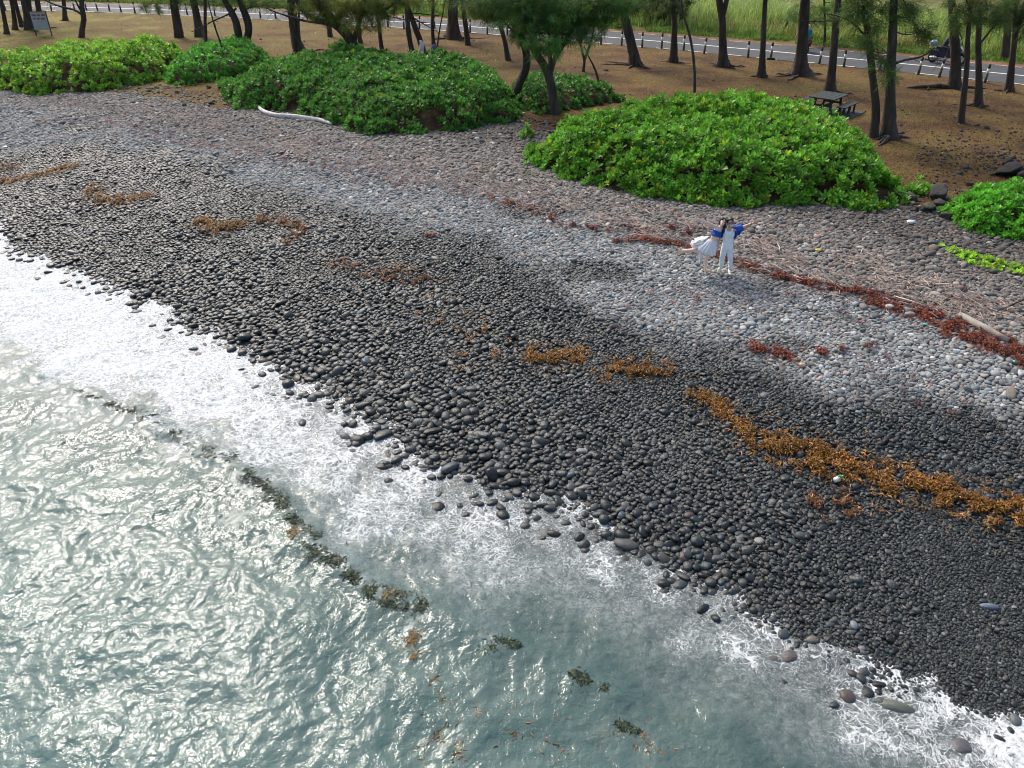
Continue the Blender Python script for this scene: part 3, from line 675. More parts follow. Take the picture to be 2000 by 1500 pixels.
    # a few yellowed leaves
    Vl, Fl = leaf_shape(.16, .07, .02); ids = r.choice(len(P), max(3, len(P) // 160)); Vy, Fy = batch(Vl, Fl, frames(r.normal(size=(len(ids), 3)) + np.array([0, 0, .6])), P[ids] + np.array([0, 0, .05]) - loc, r.uniform(.8, 1.3, len(ids)))
    mk('yellow_leaves', Vy, Fy, M_deadleaf, root, kind='stuff')
    # litter mound so that gaps show brown twigs, not bare ground
    s_ = .3; X, Y = np.meshgrid(np.arange(lo[0], hi[0], s_), np.arange(lo[1], hi[1], s_)); z, d = hgt(X, Y); zz = gz(X, Y) + np.where(d > 0, .42 * z, -.2) + .05 * perlin(X * 3, Y * 3, 7); ii2 = np.arange(X.size).reshape(X.shape)
    Fm = np.stack([ii2[:-1, :-1], ii2[:-1, 1:], ii2[1:, 1:], ii2[1:, :-1]], -1).reshape(-1, 4); kk = d.ravel()[Fm].max(1) > .1
    Fm = Fm[kk]; uu, iv = np.unique(Fm, return_inverse=True); mk('leaf_litter', np.stack([X, Y, zz], -1).reshape(-1, 3)[uu] - loc, iv.reshape(-1, 4), M_litter, root, True)
    return root
M_litter = groundmat('leaf_litter', [(.35, (.035, .022, .014)), (.65, (.085, .052, .03))], 1.5, 16, .9)
GS = 'coastal shrubs along the top of the beach'
shrub('beach_shrub', [(1025, 258), (1040, 322), (1110, 352), (1250, 382), (1370, 400), (1440, 409), (1520, 402), (1600, 398), (1680, 410), (1755, 404), (1765, 384), (1812, 364)], [(1812, 318), (1752, 258), (1672, 212), (1575, 194), (1460, 184), (1320, 188), (1200, 200), (1110, 226), (1045, 240)], 1.75,
      'huge bright green glossy leaved shrub mound directly behind the couple', 'shrub', (.078, .188, .018), .225, 1.2, 2.0, GS, seed=1)
shrub('beach_shrub', [(425, 152), (440, 190), (470, 212), (560, 216), (640, 238), (680, 252), (720, 264), (830, 262), (900, 257), (960, 243), (1008, 238), (1005, 215)], [(1015, 165), (960, 122), (900, 106), (800, 112), (740, 100), (690, 84), (640, 80), (590, 100), (500, 116), (440, 132)], 1.6,
      'wide shade-darkened green shrub behind the bleached white driftwood branch', 'shrub', (.046, .128, .019), .235, 1.15, 2.0, GS, seed=2)  # leaf tint lowered to hold the tree canopy's shade
shrub('beach_shrub', [(1002, 205), (1060, 226), (1110, 214), (1200, 200), (1222, 190)], [(1215, 166), (1180, 152), (1130, 146), (1060, 138), (1010, 142)], 1.1,
      'shaded dark low shrub around the foot of the forked leaning tree', 'shrub', (.042, .12, .020), .235, 1.0, .8, GS, nclus=120, seed=3)  # shade is put into this darker leaf tint
shrub('beach_shrub', [(-190, 150), (-100, 180), (0, 178), (60, 187), (150, 184), (230, 172), (300, 160), (330, 148)], [(345, 78), (300, 68), (262, 56), (210, 72), (150, 72), (95, 66), (45, 76), (0, 82), (-100, 86), (-190, 90)], 1.75,
      'yellowish green sunlit shrub below the white notice board', 'shrub', (.115, .225, .024), .27, 1.2, 2.0, GS, seed=4)  # brighter leaf tint has sunlight mixed into it
shrub('beach_shrub', [(322, 156), (345, 170), (400, 162), (436, 156)], [(520, 104), (500, 88), (465, 70), (400, 80), (345, 80), (318, 100)], 1.4,
      'mid green shrub growing around the V forked trunk', 'shrub', (.055, .175, .022), 0.27, 1.15, 2.0, GS, nclus=160, seed=5)
shrub('beach_shrub', [(1856, 415), (1868, 440), (1920, 456), (1980, 472), (2080, 490), (2130, 470)], [(2120, 345), (2040, 350), (1990, 354), (1940, 366), (1892, 388), (1862, 406)], 1.0,
      'rounded fresh green shrub cut by the right edge, beside dark boulders', 'shrub', (.075, .225, .020), .18, .95, 1.4, GS, nclus=220, seed=6)
shrub('creeping_plant', [(1838, 484), (1860, 500), (1900, 518), (1945, 530), (2010, 540), (2060, 545)], [(2060, 500), (2000, 505), (1960, 498), (1925, 486), (1880, 474), (1850, 472)], .16,
      'low yellow green creeping plant spread over the stones', 'plant', (.17, .29, .025), .13, .66, .5, nclus=60, seed=7, lowfill=False, lump=.2)
for px, py, lb in [(945, 336, 'small straw coloured grass tuft alone on the stones'), (1033, 343, 'tiny green seedling tuft left of the big green shrub')]:
    g = ground(px, py); b = MB(); r = np.random.default_rng(px); root = None
    n = 90 if px < 1000 else 26; V = []; F = []
    for i in range(n):
        a = r.uniform(0, 6.28); rr = r.uniform(0, .42 if px < 1000 else .15); q = np.array([rr * math.cos(a), rr * math.sin(a) * .6, -.02]); d = np.array([math.cos(a) * .25 + r.normal(0, .15), math.sin(a) * .25 + r.normal(0, .15), r.uniform(.15, .3)])
        w = np.cross(d, [0, 0, 1]); w = w / (np.linalg.norm(w) + 1e-6) * .012; k = len(V); V += [q - w, q + w, q + d]; F.append([k, k + 1, k + 2])
    o = mk('grass_tuft', V, F, leaf_dry if False else (M_deadleaf if px > 5000 else None)); o.location = g; tag(o, lb, 'grass tuft')
    o.data.materials.clear(); o.data.materials.append(pm('tuft', (.24, .20, .08) if px < 1000 else (.12, .25, .03), .8, .3, 8, 0, trans=.2))

# ------------------------------------------------------------------ ironwood trees
M_bark = pm('bark', (.078, .058, .044), .95, .5, 3.0, .9, 9, c2=(.026, .019, .015), stretch=(1.6, 1.6, .35), bdist=.04)
M_bark2 = pm('grey_bark', (.095, .075, .062), .95, .5, 3.0, .9, 9, c2=(.035, .027, .022), stretch=(1.6, 1.6, .35), bdist=.04)
M_needle = leafmat('needles', .6, .35, .2, 1.4)
def spray_shape(k, n=34):
    r = np.random.default_rng(700 + k); V = []; F = []; C = []
    for i in range(n):
        o = np.array([r.uniform(0, .35), r.normal(0, .07), r.normal(0, .06)]); d = np.array([r.uniform(.3, 1), r.normal(0, .55), r.normal(.1, .4)]); d /= np.linalg.norm(d)
        l = r.uniform(.22, .42); w = np.cross(d, r.normal(size=3)); w = w / np.linalg.norm(w) * .0072
        m = o + d * l * .55; t = o + d * l + np.array([0, 0, -.13 * l / .3]); c = len(V); V += [o - w, o + w, m + w, m - w, t]; F += [[c, c + 1, c + 2], [c, c + 2, c + 3], [c + 3, c + 2, c + 4]]; C += [r.uniform(.7, 1.25)] * 5
    return np.array(V), np.array(F), np.array(C)[:, None]
SPR = [spray_shape(k) for k in range(5)]
def trunk_mb(b, P, rad, n=12, seed=0, flare=0.0, lobes=5, twist=0.0):
    P = np.array(P, float); t = np.concatenate([[0], np.cumsum(np.linalg.norm(np.diff(P, axis=0), axis=1))]); m = max(6, int(t[-1] / .3)); tt = np.linspace(0, t[-1], m)
    tt = np.unique(np.concatenate([tt, [.08, .16, .26, .4, .6, .8]])) if flare else tt
    tt = tt[tt <= t[-1]]; m = len(tt)
    Q = np.stack([np.interp(tt, t, P[:, i]) for i in range(3)], 1)
    for _ in range(2):
        Q[1:-1] = .25 * Q[:-2] + .5 * Q[1:-1] + .25 * Q[2:]
    rr = np.interp(tt, t, rad); r = np.random.default_rng(seed); ph = r.uniform(0, 6.28); V = []; ref = np.array([1., 0, 0])
    for i in range(m):
        d = Q[min(i + 1, m - 1)] - Q[max(i - 1, 0)]; d /= np.linalg.norm(d) + 1e-9; x = ref - d * (ref @ d); x /= np.linalg.norm(x); ref = x; y = np.cross(d, x)
        for k in range(n):
            a = 2 * math.pi * k / n; fl = 1.35 * flare * math.exp(-tt[i] / .42) * (.50 + .85 * max(0, math.cos(lobes * a + ph)) ** 1.5)
            w = rr[i] * (1 + fl + .09 * math.sin(3 * a + ph + tt[i] * 1.3) + .07 * math.sin(5 * a - tt[i] * 2.1) + .04 * r.normal())
            V.append(Q[i] + w * (math.cos(a) * x + math.sin(a) * y))
    F = [[i * n + k, i * n + (k + 1) % n, (i + 1) * n + (k + 1) % n, (i + 1) * n + k] for i in range(m - 1) for k in range(n)] + [list(range((m - 1) * n, m * n))]
    b.add(V, F); return Q
GT = 'ironwood trees between the beach and the road'
def P3(pts, Y): return np.stack([at_y(p[0], p[1], Y) for p in pts])
def tree(stems, label, flare=.9, crown=110, roots=0, grey=False, branches=(), clusters=(), Yb=None, hgt_=9.5, ctint=(.058, .100, .028), cr=2.2, group=GT, name='ironwood_tree'):
    """stems: list of (pixel points from the foot up, width px). branches: (points, width px, dy). clusters: (px, py, rx, ry, n, dy)"""
    s0 = stems[0][0]; g = ground(s0[0][0], s0[0][1]) if Yb is None else at_y(s0[0][0], s0[0][1], Yb)
    Y = float(g[1]); sc = float(proj(np.array([g[0], g[1], g[2]]))[2]) / F_PX
    sd_ = int(s0[0][0] * 3 + s0[0][1]); r = np.random.default_rng(sd_)
    root = empty(name, g, label, 'tree', group); b = MB(); tops = []
    for si, (pts, w) in enumerate(stems):
        P = P3(pts, Y); 
        if si == 0: P[0] = g; P[0][2] -= .12
        d = P[-1] - P[-2]; d /= np.linalg.norm(d) + 1e-9; top = P[-1][2]; need = max(.5, (2.5 + hgt_ - top)); n = max(2, int(need / .9)); d = d * np.array([.5, .5, 1]); E = [P[-1]]
        for i in range(n): d = d + np.array([r.normal(0, .05), r.normal(0, .05), .12]); d /= np.linalg.norm(d); E.append(E[-1] + d * need / n)
        P = np.concatenate([P, E[1:]]); L = np.concatenate([[0], np.cumsum(np.linalg.norm(np.diff(P, axis=0), axis=1))]); r0 = w * sc * .56
        rad = r0 * np.clip(1 - .72 * (L / L[-1]) ** 1.2, .2, 1); Q = trunk_mb(b, P, rad, 12 if w > 7 else 8, sd_ + si, flare if si == 0 else 0); tops.append(Q)
    loc = np.array(g)
    for i in range(roots):
        a = r.uniform(0, 6.28); l = r.uniform(.7, 1.6) * (stems[0][1] * sc * 2.2 + .3); p = [loc + np.array([math.cos(a) * t * l + r.normal(0, .04), math.sin(a) * t * l + r.normal(0, .04), .10 * (1 - t) - .02 + .03 * r.normal()]) for t in np.linspace(.12, 1, 6)]
        b.tube(p, np.linspace(.09, .02, 6) * (stems[0][1] / 16), 6)
    b.v = [tuple(np.array(v) - loc) for v in b.v]; tr = b.build('trunk', M_bark2 if grey else M_bark, root, True)
    if branches:
        bb = MB()
        for pts, w, dy in branches:
            P = P3(pts, Y); P[:, 1] += np.linspace(0, dy, len(P)); Q = trunk_mb(bb, P, np.linspace(w, max(.8, w * .35), len(P)) * sc * .5, 7, sd_ + len(pts))
            for i in range(int(len(Q) * 1.1)):
                q = Q[r.integers(len(Q) // 3, len(Q))]; d = np.array([r.normal(0, .6), r.normal(0, .6), r.normal(-.1, .35)]); bb.tube([q, q + d * .45, q + d * .8 + np.array([0, 0, -.1])], [.014, .010, .005], 4, False)
        bb.v = [tuple(np.array(v) - loc) for v in bb.v]; bb.build('branch', M_bark2 if grey else M_bark, root, True)
    # crown: needle sprays on limbs
    pos = []; dirs = []; tint = []
    lim = MB()
    if crown:
        for Q in tops:
            up = Q[Q[:, 2] > 2.5 + 4.6]
            if not len(up): continue
            n = crown // len(tops); nl = max(3, n // 16)
            for j in range(nl):
                q = up[r.integers(0, len(up))]; a = r.uniform(0, 6.28); l = cr * r.uniform(.5, 1.1); e = q + np.array([math.cos(a) * l, math.sin(a) * l, r.uniform(-.1, .9)]); mid = (q + e) / 2 + np.array([0, 0, .15])
                if inview(e, 30): e = e + np.array([0, 0, max(0., 1.2)])
                if not inview(mid, 0): lim.tube([q, mid, e], [.045, .03, .01], 5, False)
                for k in range(n // nl):
                    t = r.uniform(.25, 1.05); p = (1 - t) ** 2 * q + 2 * t * (1 - t) * mid + t * t * e + r.normal(0, .28, 3); pos.append(p); dirs.append(np.array([math.cos(a), math.sin(a), 0]) * .8 + r.normal(0, .6, 3)); tint.append(1.0)
    if pos:
        pos = [np.array(p) for p in pos]; PP = np.array(pos); qx_, qy_, _ = proj(PP + np.array([0, 0, -.3])); k = ~inview(PP + np.array([0, 0, -.45]), 4) | ((qy_ < 24 + 10 * perlin(qx_ * .03, 0 * qx_, 9)) & (((qx_ > 290) & (qx_ < 1215)) | (qx_ > 1640)) & (r.uniform(size=len(PP)) < .6)); pos = list(PP[k]); dirs = list(np.array(dirs)[k]); tint = list(np.array(tint)[k])
    for px, py, rx, ry, n, dy, tn in clusters:
        # drooping limb that carries the cluster
        n = int(n * .9)
        for i in range(n):
            a = r.uniform(0, 6.28); q = math.sqrt(r.uniform()); p = at_y(px + rx * q * math.cos(a), py + ry * q * math.sin(a), Y + dy + r.normal(0, .35)); pos.append(p); dirs.append(np.array([r.normal(0, .8), r.normal(0, .8), r.normal(-.15, .5)])); tint.append(tn * r.uniform(.75, 1.25))
        c_ = at_y(px, py, Y + dy); Q = tops[0]; s_ = Q[np.argmin(np.abs(Q[:, 2] - c_[2] - .5))]; lim.tube([s_, (s_ + c_) / 2 + np.array([0, 0, .25]), c_ + np.array([0, 0, -.05])], [.04, .026, .01], 5, False)
        for i in range(6):
            e = at_y(px + rx * r.normal(0, .6), py + ry * r.normal(0, .6), Y + dy + r.normal(0, .3)); lim.tube([c_, (c_ + e) / 2 + np.array([0, 0, .08]), e], [.014, .01, .004], 4, False)
    if pos:
        PP = np.array(pos); DD = np.array(dirs); DD /= np.linalg.norm(DD, axis=1, keepdims=True); tt = np.array(tint); n = len(PP)
        e = np.stack([r.normal(0, .5, n), -np.arcsin(np.clip(DD[:, 2], -1, 1)), np.arctan2(DD[:, 1], DD[:, 0])], 1); R = rotmats(e); var = r.integers(0, 5, n); S = r.uniform(.8, 1.25, n); VV = []; FA = []; CC = []; c0 = 0
        cl = np.array(ctint)[None] * (np.exp(r.normal(0, .22, n)) * tt)[:, None]; ol = r.uniform(size=n) < .25; cl[ol] *= np.array([1.5, 1.05, .8])
        for k in range(5):
            m = var == k
            if not m.any(): continue
            V, F = batch(SPR[k][0], SPR[k][1], R[m], PP[m] - loc, S[m]); VV.append(V); FA.append(F + c0); c0 += len(V); CC.append((cl[m][:, None] * SPR[k][2][None]).reshape(-1, 3))
        mk('crown', np.concatenate(VV), np.concatenate(FA), M_needle, root, cols=np.concatenate(CC))
    if lim.v:
        lim.v = [tuple(np.array(v) - loc) for v in lim.v]; lim.build('limbs', M_bark, root, True)['kind'] = 'stuff'
    return root
G1, OL = 1.0, 1.25
tree([([(14, 66), (8, 35), (2, 0)], 7)], 'slim straight trunk standing at the far left edge', .7, 60)
tree([([(30, 58), (27, 30), (22, 0)], 7)], 'thin trunk with a swollen foot left of the thick trunk', 1.1, 50)
tree([([(44, 52), (38, 35), (29, 0)], 7)], 'thin trunk leaning left against the thick pale trunk', .7, 50)
tree([([(59, 57), (55, 30), (50, 0)], 17)], 'thick trunk just left of the white notice board', .5, 120, 3)
tree([([(78, 42), (75, 20), (73, 0)], 9)], 'straight trunk right behind the white notice board', .5, 70)
tree([([(127, 40), (126, 20), (124, 0)], 7)], 'small straight trunk alone on the lawn near the road', 1.2, 60, 2)
tree([([(158, 73), (160, 55), (166, 35), (160, 18), (160, 0)], 9)], 'crooked kinked trunk throwing a long bare branch to the left', .2, 60, 0, branches=[([(158, 27), (150, 20), (120, 15), (100, 9), (82, 2), (70, -6)], 5, .5), ([(159, 22), (153, 10), (148, -4)], 5, -.2)])
tree([([(350, 73), (345, 35), (338, 0)], 15)], 'stout trunk behind the shrub, left of two close trunks', .3, 120, clusters=[(300, 12, 26, 13, 34, -.4, 1), (352, 4, 40, 8, 30, 0, 1)])
tree([([(390, 71), (385, 35), (377, 0)], 13)], 'flared trunk in the middle of the left lawn', .8, 90, grey=True, clusters=[(415, 4, 45, 9, 36, 0, 1)])
tree([([(402, 84), (400, 40), (401, 0)], 6)], 'slender trunk crossing in front of the flared one', .3, 40)
tree([([(475, 108), (468, 80), (462, 40), (450, 18), (438, 0)], 13), ([(477, 92), (486, 65), (487, 45), (474, 15), (466, -5)], 13)], 'V forked trunk with two curving stems', .25, 120, branches=[([(462, 16), (450, 28), (425, 36), (405, 48), (380, 60)], 4, -.6), ([(478, 18), (500, 12), (515, 10), (540, 14)], 3, .4)], clusters=[(470, 2, 50, 9, 36, 0, OL), (520, 4, 45, 10, 36, -.3, OL)])
tree([([(441, 128), (435, 95), (420, 55), (408, 10)], 4)], 'spindly crooked sapling in front of the V forked trunk', .2, 0, hgt_=4.2)
tree([([(586, 102), (578, 80), (573, 50), (568, 0)], 17)], 'thick dark trunk behind a bare brown patch between shrubs', .7, 130, 3, clusters=[(600, 6, 45, 14, 50, -.4, OL)])
tree([([(586, 84), (583, 50), (584, 0)], 4)], 'thin stem tucked behind the thick dark trunk', .4, 20)
tree([([(704, 138), (698, 105), (684, 75), (668, 55), (655, 48)], 20), ([(690, 85), (700, 50), (706, 20), (712, -10)], 9), ([(656, 49), (630, 44), (605, 34), (585, 15), (575, -8)], 9)], 'big leaning trunk with heavy crooked limbs and olive foliage', .15, 150, branches=[([(660, 51), (635, 46), (600, 44), (560, 34), (530, 26), (508, 16)], 6, .8), ([(690, 22), (720, 24), (745, 22), (765, 12), (785, -4)], 10, -.5), ([(640, 40), (610, 30), (580, 26), (550, 22)], 3, .2), ([(700, 30), (740, 28), (790, 40), (830, 46)], 3, .4)],
     clusters=[(640, 14, 60, 22, 110, -.5, OL), (700, 28, 60, 34, 150, -.5, OL), (745, 10, 45, 18, 70, -.3, OL), (790, 4, 40, 10, 36, 0, OL)], ctint=(.080, .105, .022))
tree([([(645, 72), (642, 50), (640, 20), (640, 0)], 8)], 'dark trunk half hidden under the olive foliage', .3, 40)
tree([([(704, 84), (700, 55), (697, 0)], 7)], 'thin trunk right of the big leaning trunk', .4, 50)
tree([([(749, 108), (743, 75), (738, 30), (735, 0)], 7)], 'slender trunk leaning slightly left above the dark shrub', .4, 60)
tree([([(808, 110), (800, 80), (797, 60), (794, 0)], 9)], 'left stem of the crossing pair beside the white sack', .3, 80)
tree([([(829, 107), (818, 72), (806, 40), (791, 0)], 10)], 'right leaning stem of the crossing pair, twigs hanging right', .4, 80, branches=[([(803, 32), (825, 45), (850, 58)], 3, -.3), ([(800, 25), (830, 28), (862, 33)], 2.5, .3)], clusters=[(840, 3, 36, 8, 26, 0, OL)])
tree([([(852, 105), (858, 60), (870, 0)], 3)], 'pencil thin stem leaning right by the old stump tree', .2, 0, hgt_=5)
tree([([(848, 88), (844, 50), (846, 0)], 6)], 'straight thin trunk left of the old buttressed tree', .4, 40)
tree([([(886, 76), (886, 45), (884, 20), (884, 0)], 19)], 'massive old tree with a buttressed foot by the road', 1.0, 150, 5, clusters=[(900, 2, 40, 8, 30, 0, 1)])
tree([([(914, 88), (911, 60), (906, 25), (904, 0)], 9)], 'trunk right beside the massive old tree', .4, 80)
tree([([(993, 118), (985, 75), (975, 45), (966, 22)], 8)], 'thin trunk leaning left below dark green foliage', .4, 70, clusters=[(950, 22, 36, 14, 60, 0, 1.25), (985, 15, 45, 22, 80, 0, 1.1)])
tree([([(1000, 200), (1010, 172), (1026, 140), (1030, 110), (1022, 80), (1008, 40), (1000, 0)], 15)], 'curved trunk bulging right, foot bare beside the shrub', .35, 120, grey=False, clusters=[(985, 18, 60, 24, 130, -.3, 1.0), (1025, 60, 36, 26, 60, -.5, 1.05), (950, 8, 60, 14, 70, 0, 1.1)], branches=[([(1018, 70), (1000, 62), (985, 45), (975, 30)], 5, .2)])
tree([([(1084, 222), (1080, 190), (1073, 150), (1060, 120), (1040, 95), (1030, 60)], 15), ([(1074, 155), (1078, 120), (1095, 95), (1115, 62), (1130, 30)], 9), ([(1074, 150), (1075, 110), (1072, 60), (1070, 10)], 7)], 'forked leaning tree under heavy dark green foliage above the shrubs', .35, 160, grey=True,
     clusters=[(1035, 28, 60, 30, 90, -.3, 1.0), (1080, 46, 50, 34, 80, -.7, 1.0), (1120, 36, 60, 32, 84, 0, 1.0), (1170, 18, 60, 20, 80, .3, 1.0), (1080, 88, 22, 16, 26, -.9, 2.3), (1048, 80, 30, 20, 24, -.9, 1.5), (1215, 6, 40, 12, 44, .4, 1.0), (1120, 8, 90, 14, 100, 0, 1.0), (1020, 4, 90, 12, 90, 0, .9), (1105, 66, 66, 26, 26, -.4, 1.2), (1145, 56, 50, 22, 22, 0, 1.1), (1062, 100, 26, 20, 12, -.8, 1.5), (1180, 42, 46, 20, 20, .2, 1.2), (1150, 84, 30, 16, 8, 0, 1.1)], ctint=(.050, .115, .028))  # brightest clump has sunlight put into its needle tint
tree([([(1138, 140), (1142, 120), (1136, 95), (1130, 72), (1126, 60)], 5), ([(1141, 118), (1148, 98), (1155, 84)], 5)], 'small bare forked dead tree on the brown lawn', .3, 0, hgt_=3.0)
tree([([(1173, 186), (1168, 150), (1158, 122), (1146, 108)], 5)], 'crooked bare stem rising from the shaded low shrub', .2, 0, hgt_=2.2)
tree([([(1240, 128), (1236, 100), (1226, 60), (1220, 30), (1218, 0)], 17)], 'straight trunk leaning left with a dark root mat beside it', .6, 140, 5, clusters=[(1240, 12, 30, 16, 40, 0, .9)])
tree([([(1315, 122), (1317, 80), (1318, 45), (1313, 0)], 11)], 'straight dark trunk with a knotted foot left of a thin sapling', .7, 90, 4, clusters=[(1300, 10, 30, 14, 36, 0, .9)])
tree([([(1357, 186), (1357, 140), (1352, 90), (1344, 55), (1334, 30), (1330, 0)], 5)], 'very thin tall sapling rising behind the big green shrub', .2, 26, grey=True)
tree([([(1412, 130), (1411, 80), (1411, 35), (1408, 15), (1404, -6)], 14), ([(1411, 35), (1416, 15), (1421, -6)], 9)], 'trunk with a wide flared foot that forks at the top', 1.35, 140, 4)
tree([([(1488, 151), (1490, 100), (1494, 0)], 10)], 'plain straight trunk beside the leaning black and white post', .9, 90, 3)
tree([([(1562, 147), (1564, 110), (1569, 50), (1573, 0)], 20)], 'thick trunk with spreading buttress roots hiding the scooter', 1.3, 180, 8)
tree([([(1620, 181), (1624, 140), (1632, 60), (1637, 0)], 14)], 'trunk rising right behind the picnic table', .9, 130, 4, branches=[([(1634, 45), (1650, 36), (1670, 32), (1690, 36)], 3.5, .3), ([(1634, 40), (1610, 42), (1585, 44), (1560, 40)], 2.5, .2)], clusters=[(1662, 20, 30, 18, 36, 0, 1.2)])
tree([([(1706, 268), (1711, 220), (1706, 160), (1698, 90), (1692, 40), (1686, 0)], 14)], 'slimmer curved trunk of the close pair at the shrub end', .5, 110, branches=[([(1697, 80), (1685, 60), (1665, 40), (1640, 30), (1615, 28)], 4, .4), ([(1698, 95), (1715, 105), (1735, 100)], 3, -.3)], clusters=[(1700, 30, 34, 34, 50, -.2, 1.1), (1690, 86, 18, 12, 22, -.3, 1.2), (1665, 22, 34, 16, 36, .2, 1.2), (1742, 148, 12, 22, 14, -.4, 1.6), (1722, 120, 14, 14, 12, -.4, 1.5)])
tree([([(1735, 268), (1737, 220), (1740, 150), (1742, 80), (1745, 0)], 19)], 'thick grey trunk of the close pair at the shrub end', .75, 170, 5, grey=True, branches=[([(1750, 123), (1763, 115), (1785, 115), (1806, 117), (1820, 108), (1832, 95)], 6, .3), ([(1806, 116), (1822, 118), (1836, 117)], 3, -.1), ([(1747, 60), (1770, 72), (1790, 68), (1812, 60)], 2.5, .3)], clusters=[(1775, 22, 34, 26, 40, .2, 1.2), (1800, 62, 22, 16, 22, .3, 1.0)])
tree([([(1862, 172), (1866, 130), (1866, 80), (1861, 30), (1857, 0)], 17)], 'dark broad trunk in front of the parked motorcycle', .7, 140, 4, branches=[([(1870, 60), (1880, 70), (1884, 90)], 3, .2)])
tree([([(1878, 240), (1880, 200), (1888, 140), (1890, 80), (1896, 0)], 10)], 'slim trunk on the right lawn, nearest to the viewer', .5, 80, clusters=[(1885, 28, 34, 30, 60, -.2, 1.1)])
tree([([(1910, 208), (1912, 150), (1911, 80), (1913, 0)], 11)], 'straight trunk sending a bare limb up to the right', .9, 100, 3, branches=[([(1912, 88), (1922, 76), (1940, 55), (1958, 38), (1975, 20)], 5, .2)], clusters=[(1930, 20, 40, 26, 70, 0, 1.0), (1945, 40, 18, 14, 20, 0, 1.0)])
tree([([(1970, 178), (1974, 140), (1982, 80), (1984, 62), (1980, 20)], 10), ([(1983, 70), (1992, 40), (2000, 10)], 7)], 'rightmost forked trunk between lawn and road', .8, 100, 3, clusters=[(1975, 22, 36, 26, 70, 0, 1.0), (1998, 45, 20, 26, 36, 0, 1.0)])
tree([([(1962, 117), (1966, 70), (1972, 0)], 13)], 'dark trunk on the far side of the road at right', .4, 100, group='trees beyond the road')
# ------------------------------------------------------------------ roadside: bollards, verge, cane
M_post = pm('post_wood', (.075, .055, .035), .9, .4, 6, .4); M_band = pm('post_paint', (.70, .70, .66), .7, .12, 6, .1); M_black = pm('black_paint', (.012, .012, .012), .5, .2, 6, .1)
ORD = 'rightmost second third fourth fifth sixth seventh eighth ninth tenth eleventh twelfth thirteenth fourteenth fifteenth sixteenth seventeenth eighteenth nineteenth twentieth twenty-first twenty-second twenty-third twenty-fourth twenty-fifth twenty-sixth twenty-seventh twenty-eighth twenty-ninth thirtieth thirty-first thirty-second thirty-third thirty-fourth thirty-fifth thirty-sixth thirty-seventh thirty-eighth thirty-ninth fortieth forty-first forty-second'.split()
BOL = [(1923, 162), (1834, 151), (1793, 146), (1648, 131), (1600, 125), (1505, 115), (1461, 112), (1375, 105), (1335, 99), (1292, 95), (1254, 93), (1214, 89), (1174, 87), (1136, 84), (1098, 79), (991, 69), (952, 67), (918, 64), (849, 56), (819, 57), (789, 56),
       (758, 53), (727, 52), (665, 46), (632, 43), (601, 41), (539, 37), (509, 36), (449, 33), (420, 31), (366, 29), (338, 30), (311, 29), (287, 26), (264, 26), (237, 24), (214, 22), (191, 21), (169, 20), (146, 20), (101, 22), (11, 20)]
def bollard_meshes():
    a = MB(); a.tube([(0, 0, -.15), (0, 0, .50)], [.075, .072], 8); b = MB(); b.tube([(0, 0, .50), (0, 0, .76)], [.076, .075], 8); c = MB(); c.tube([(0, 0, .76), (0, 0, .98), (0, 0, 1.0)], [.072, .068, .05], 8); return a, b, c
bol0 = None
for i, (px, py) in enumerate(BOL):
    g = ground(px, py); lean = random.gauss(0, .03)
    lb = ('rightmost striped roadside bollard' if i == 0 else 'roadside bollard with a white band, %s from the right end of the row' % ORD[i]) + ('' if i else ', white band round brown wood')
    if i == 5: lb = 'black and white roadside bollard leaning over a dark foot plate'
    e = empty('roadside_bollard', (g[0], g[1], ZL), lb, 'bollard', 'bollards along the near road edge'); e.rotation_euler = (random.gauss(0, .03), lean if i != 5 else .10, random.uniform(0, 6))
    if bol0 is None:
        a, b, c = bollard_meshes(); bol0 = [a.build('shaft', M_post, e, True), b.build('white_band', M_band, e, True), c.build('top', M_post, e, True)]
    else:
        for s in bol0:
            o = s.copy(); col.objects.link(o); o.parent = e
            if i == 5 and s is not bol0[1]: o.data = s.data.copy(); o.data.materials[0] = M_black
    if i == 5:
        MB().box((0, 0, .04), (.75, .5, .10)).build('foot_plate', M_black, e, bevel=.02)
# verge and cane
def blades(name, P, hgt, wid, colr, arch, seg, seed, mat, per, spread):
    r = np.random.default_rng(seed); n = len(P) * per; B = np.repeat(P, per, 0) + np.concatenate([r.normal(0, spread, (n, 2)), np.zeros((n, 1))], 1); az = r.uniform(0, 6.28, n); H = np.repeat(hgt, per) * r.uniform(.55, 1.1, n); lean = r.uniform(.1, 1, n) * arch * H
    d = np.stack([np.cos(az), np.sin(az), np.zeros(n)], 1); wv = np.stack([-np.sin(az), np.cos(az), np.zeros(n)], 1) * wid; V = []
    for s in range(seg + 1):
        t = s / seg; z = H * (t * 1.15 - .42 * arch * t ** 3); c = B + d * (lean * t ** 2)[:, None] + np.array([0, 0, 1]) * z[:, None]; w = wv * (1 - .85 * t)
        V += [c - w, c + w]
    V = np.stack(V, 1); k = 2 * (seg + 1); F = np.array([[2 * s, 2 * s + 1, 2 * s + 3, 2 * s + 2] for s in range(seg)]); FA = (F[None] + (np.arange(n) * k)[:, None, None]).reshape(-1, 4)
    c = np.array(colr)[None] * np.exp(r.normal(0, .2, (n, 1))); m = r.uniform(size=n) < .25; c[m] *= np.array([1.5, 1.25, 1.1]); c = np.repeat(np.repeat(np.repeat(c, 1, 0), k, 0), 1, 0)
    return tag(mk(name, V.reshape(-1, 3), FA, mat, cols=c), kind='stuff')
M_cane = leafmat('cane_leaf', .5, .40, .3, 1.55); M_grass = leafmat('grass_blade', .6, .3, .2, 1.25)
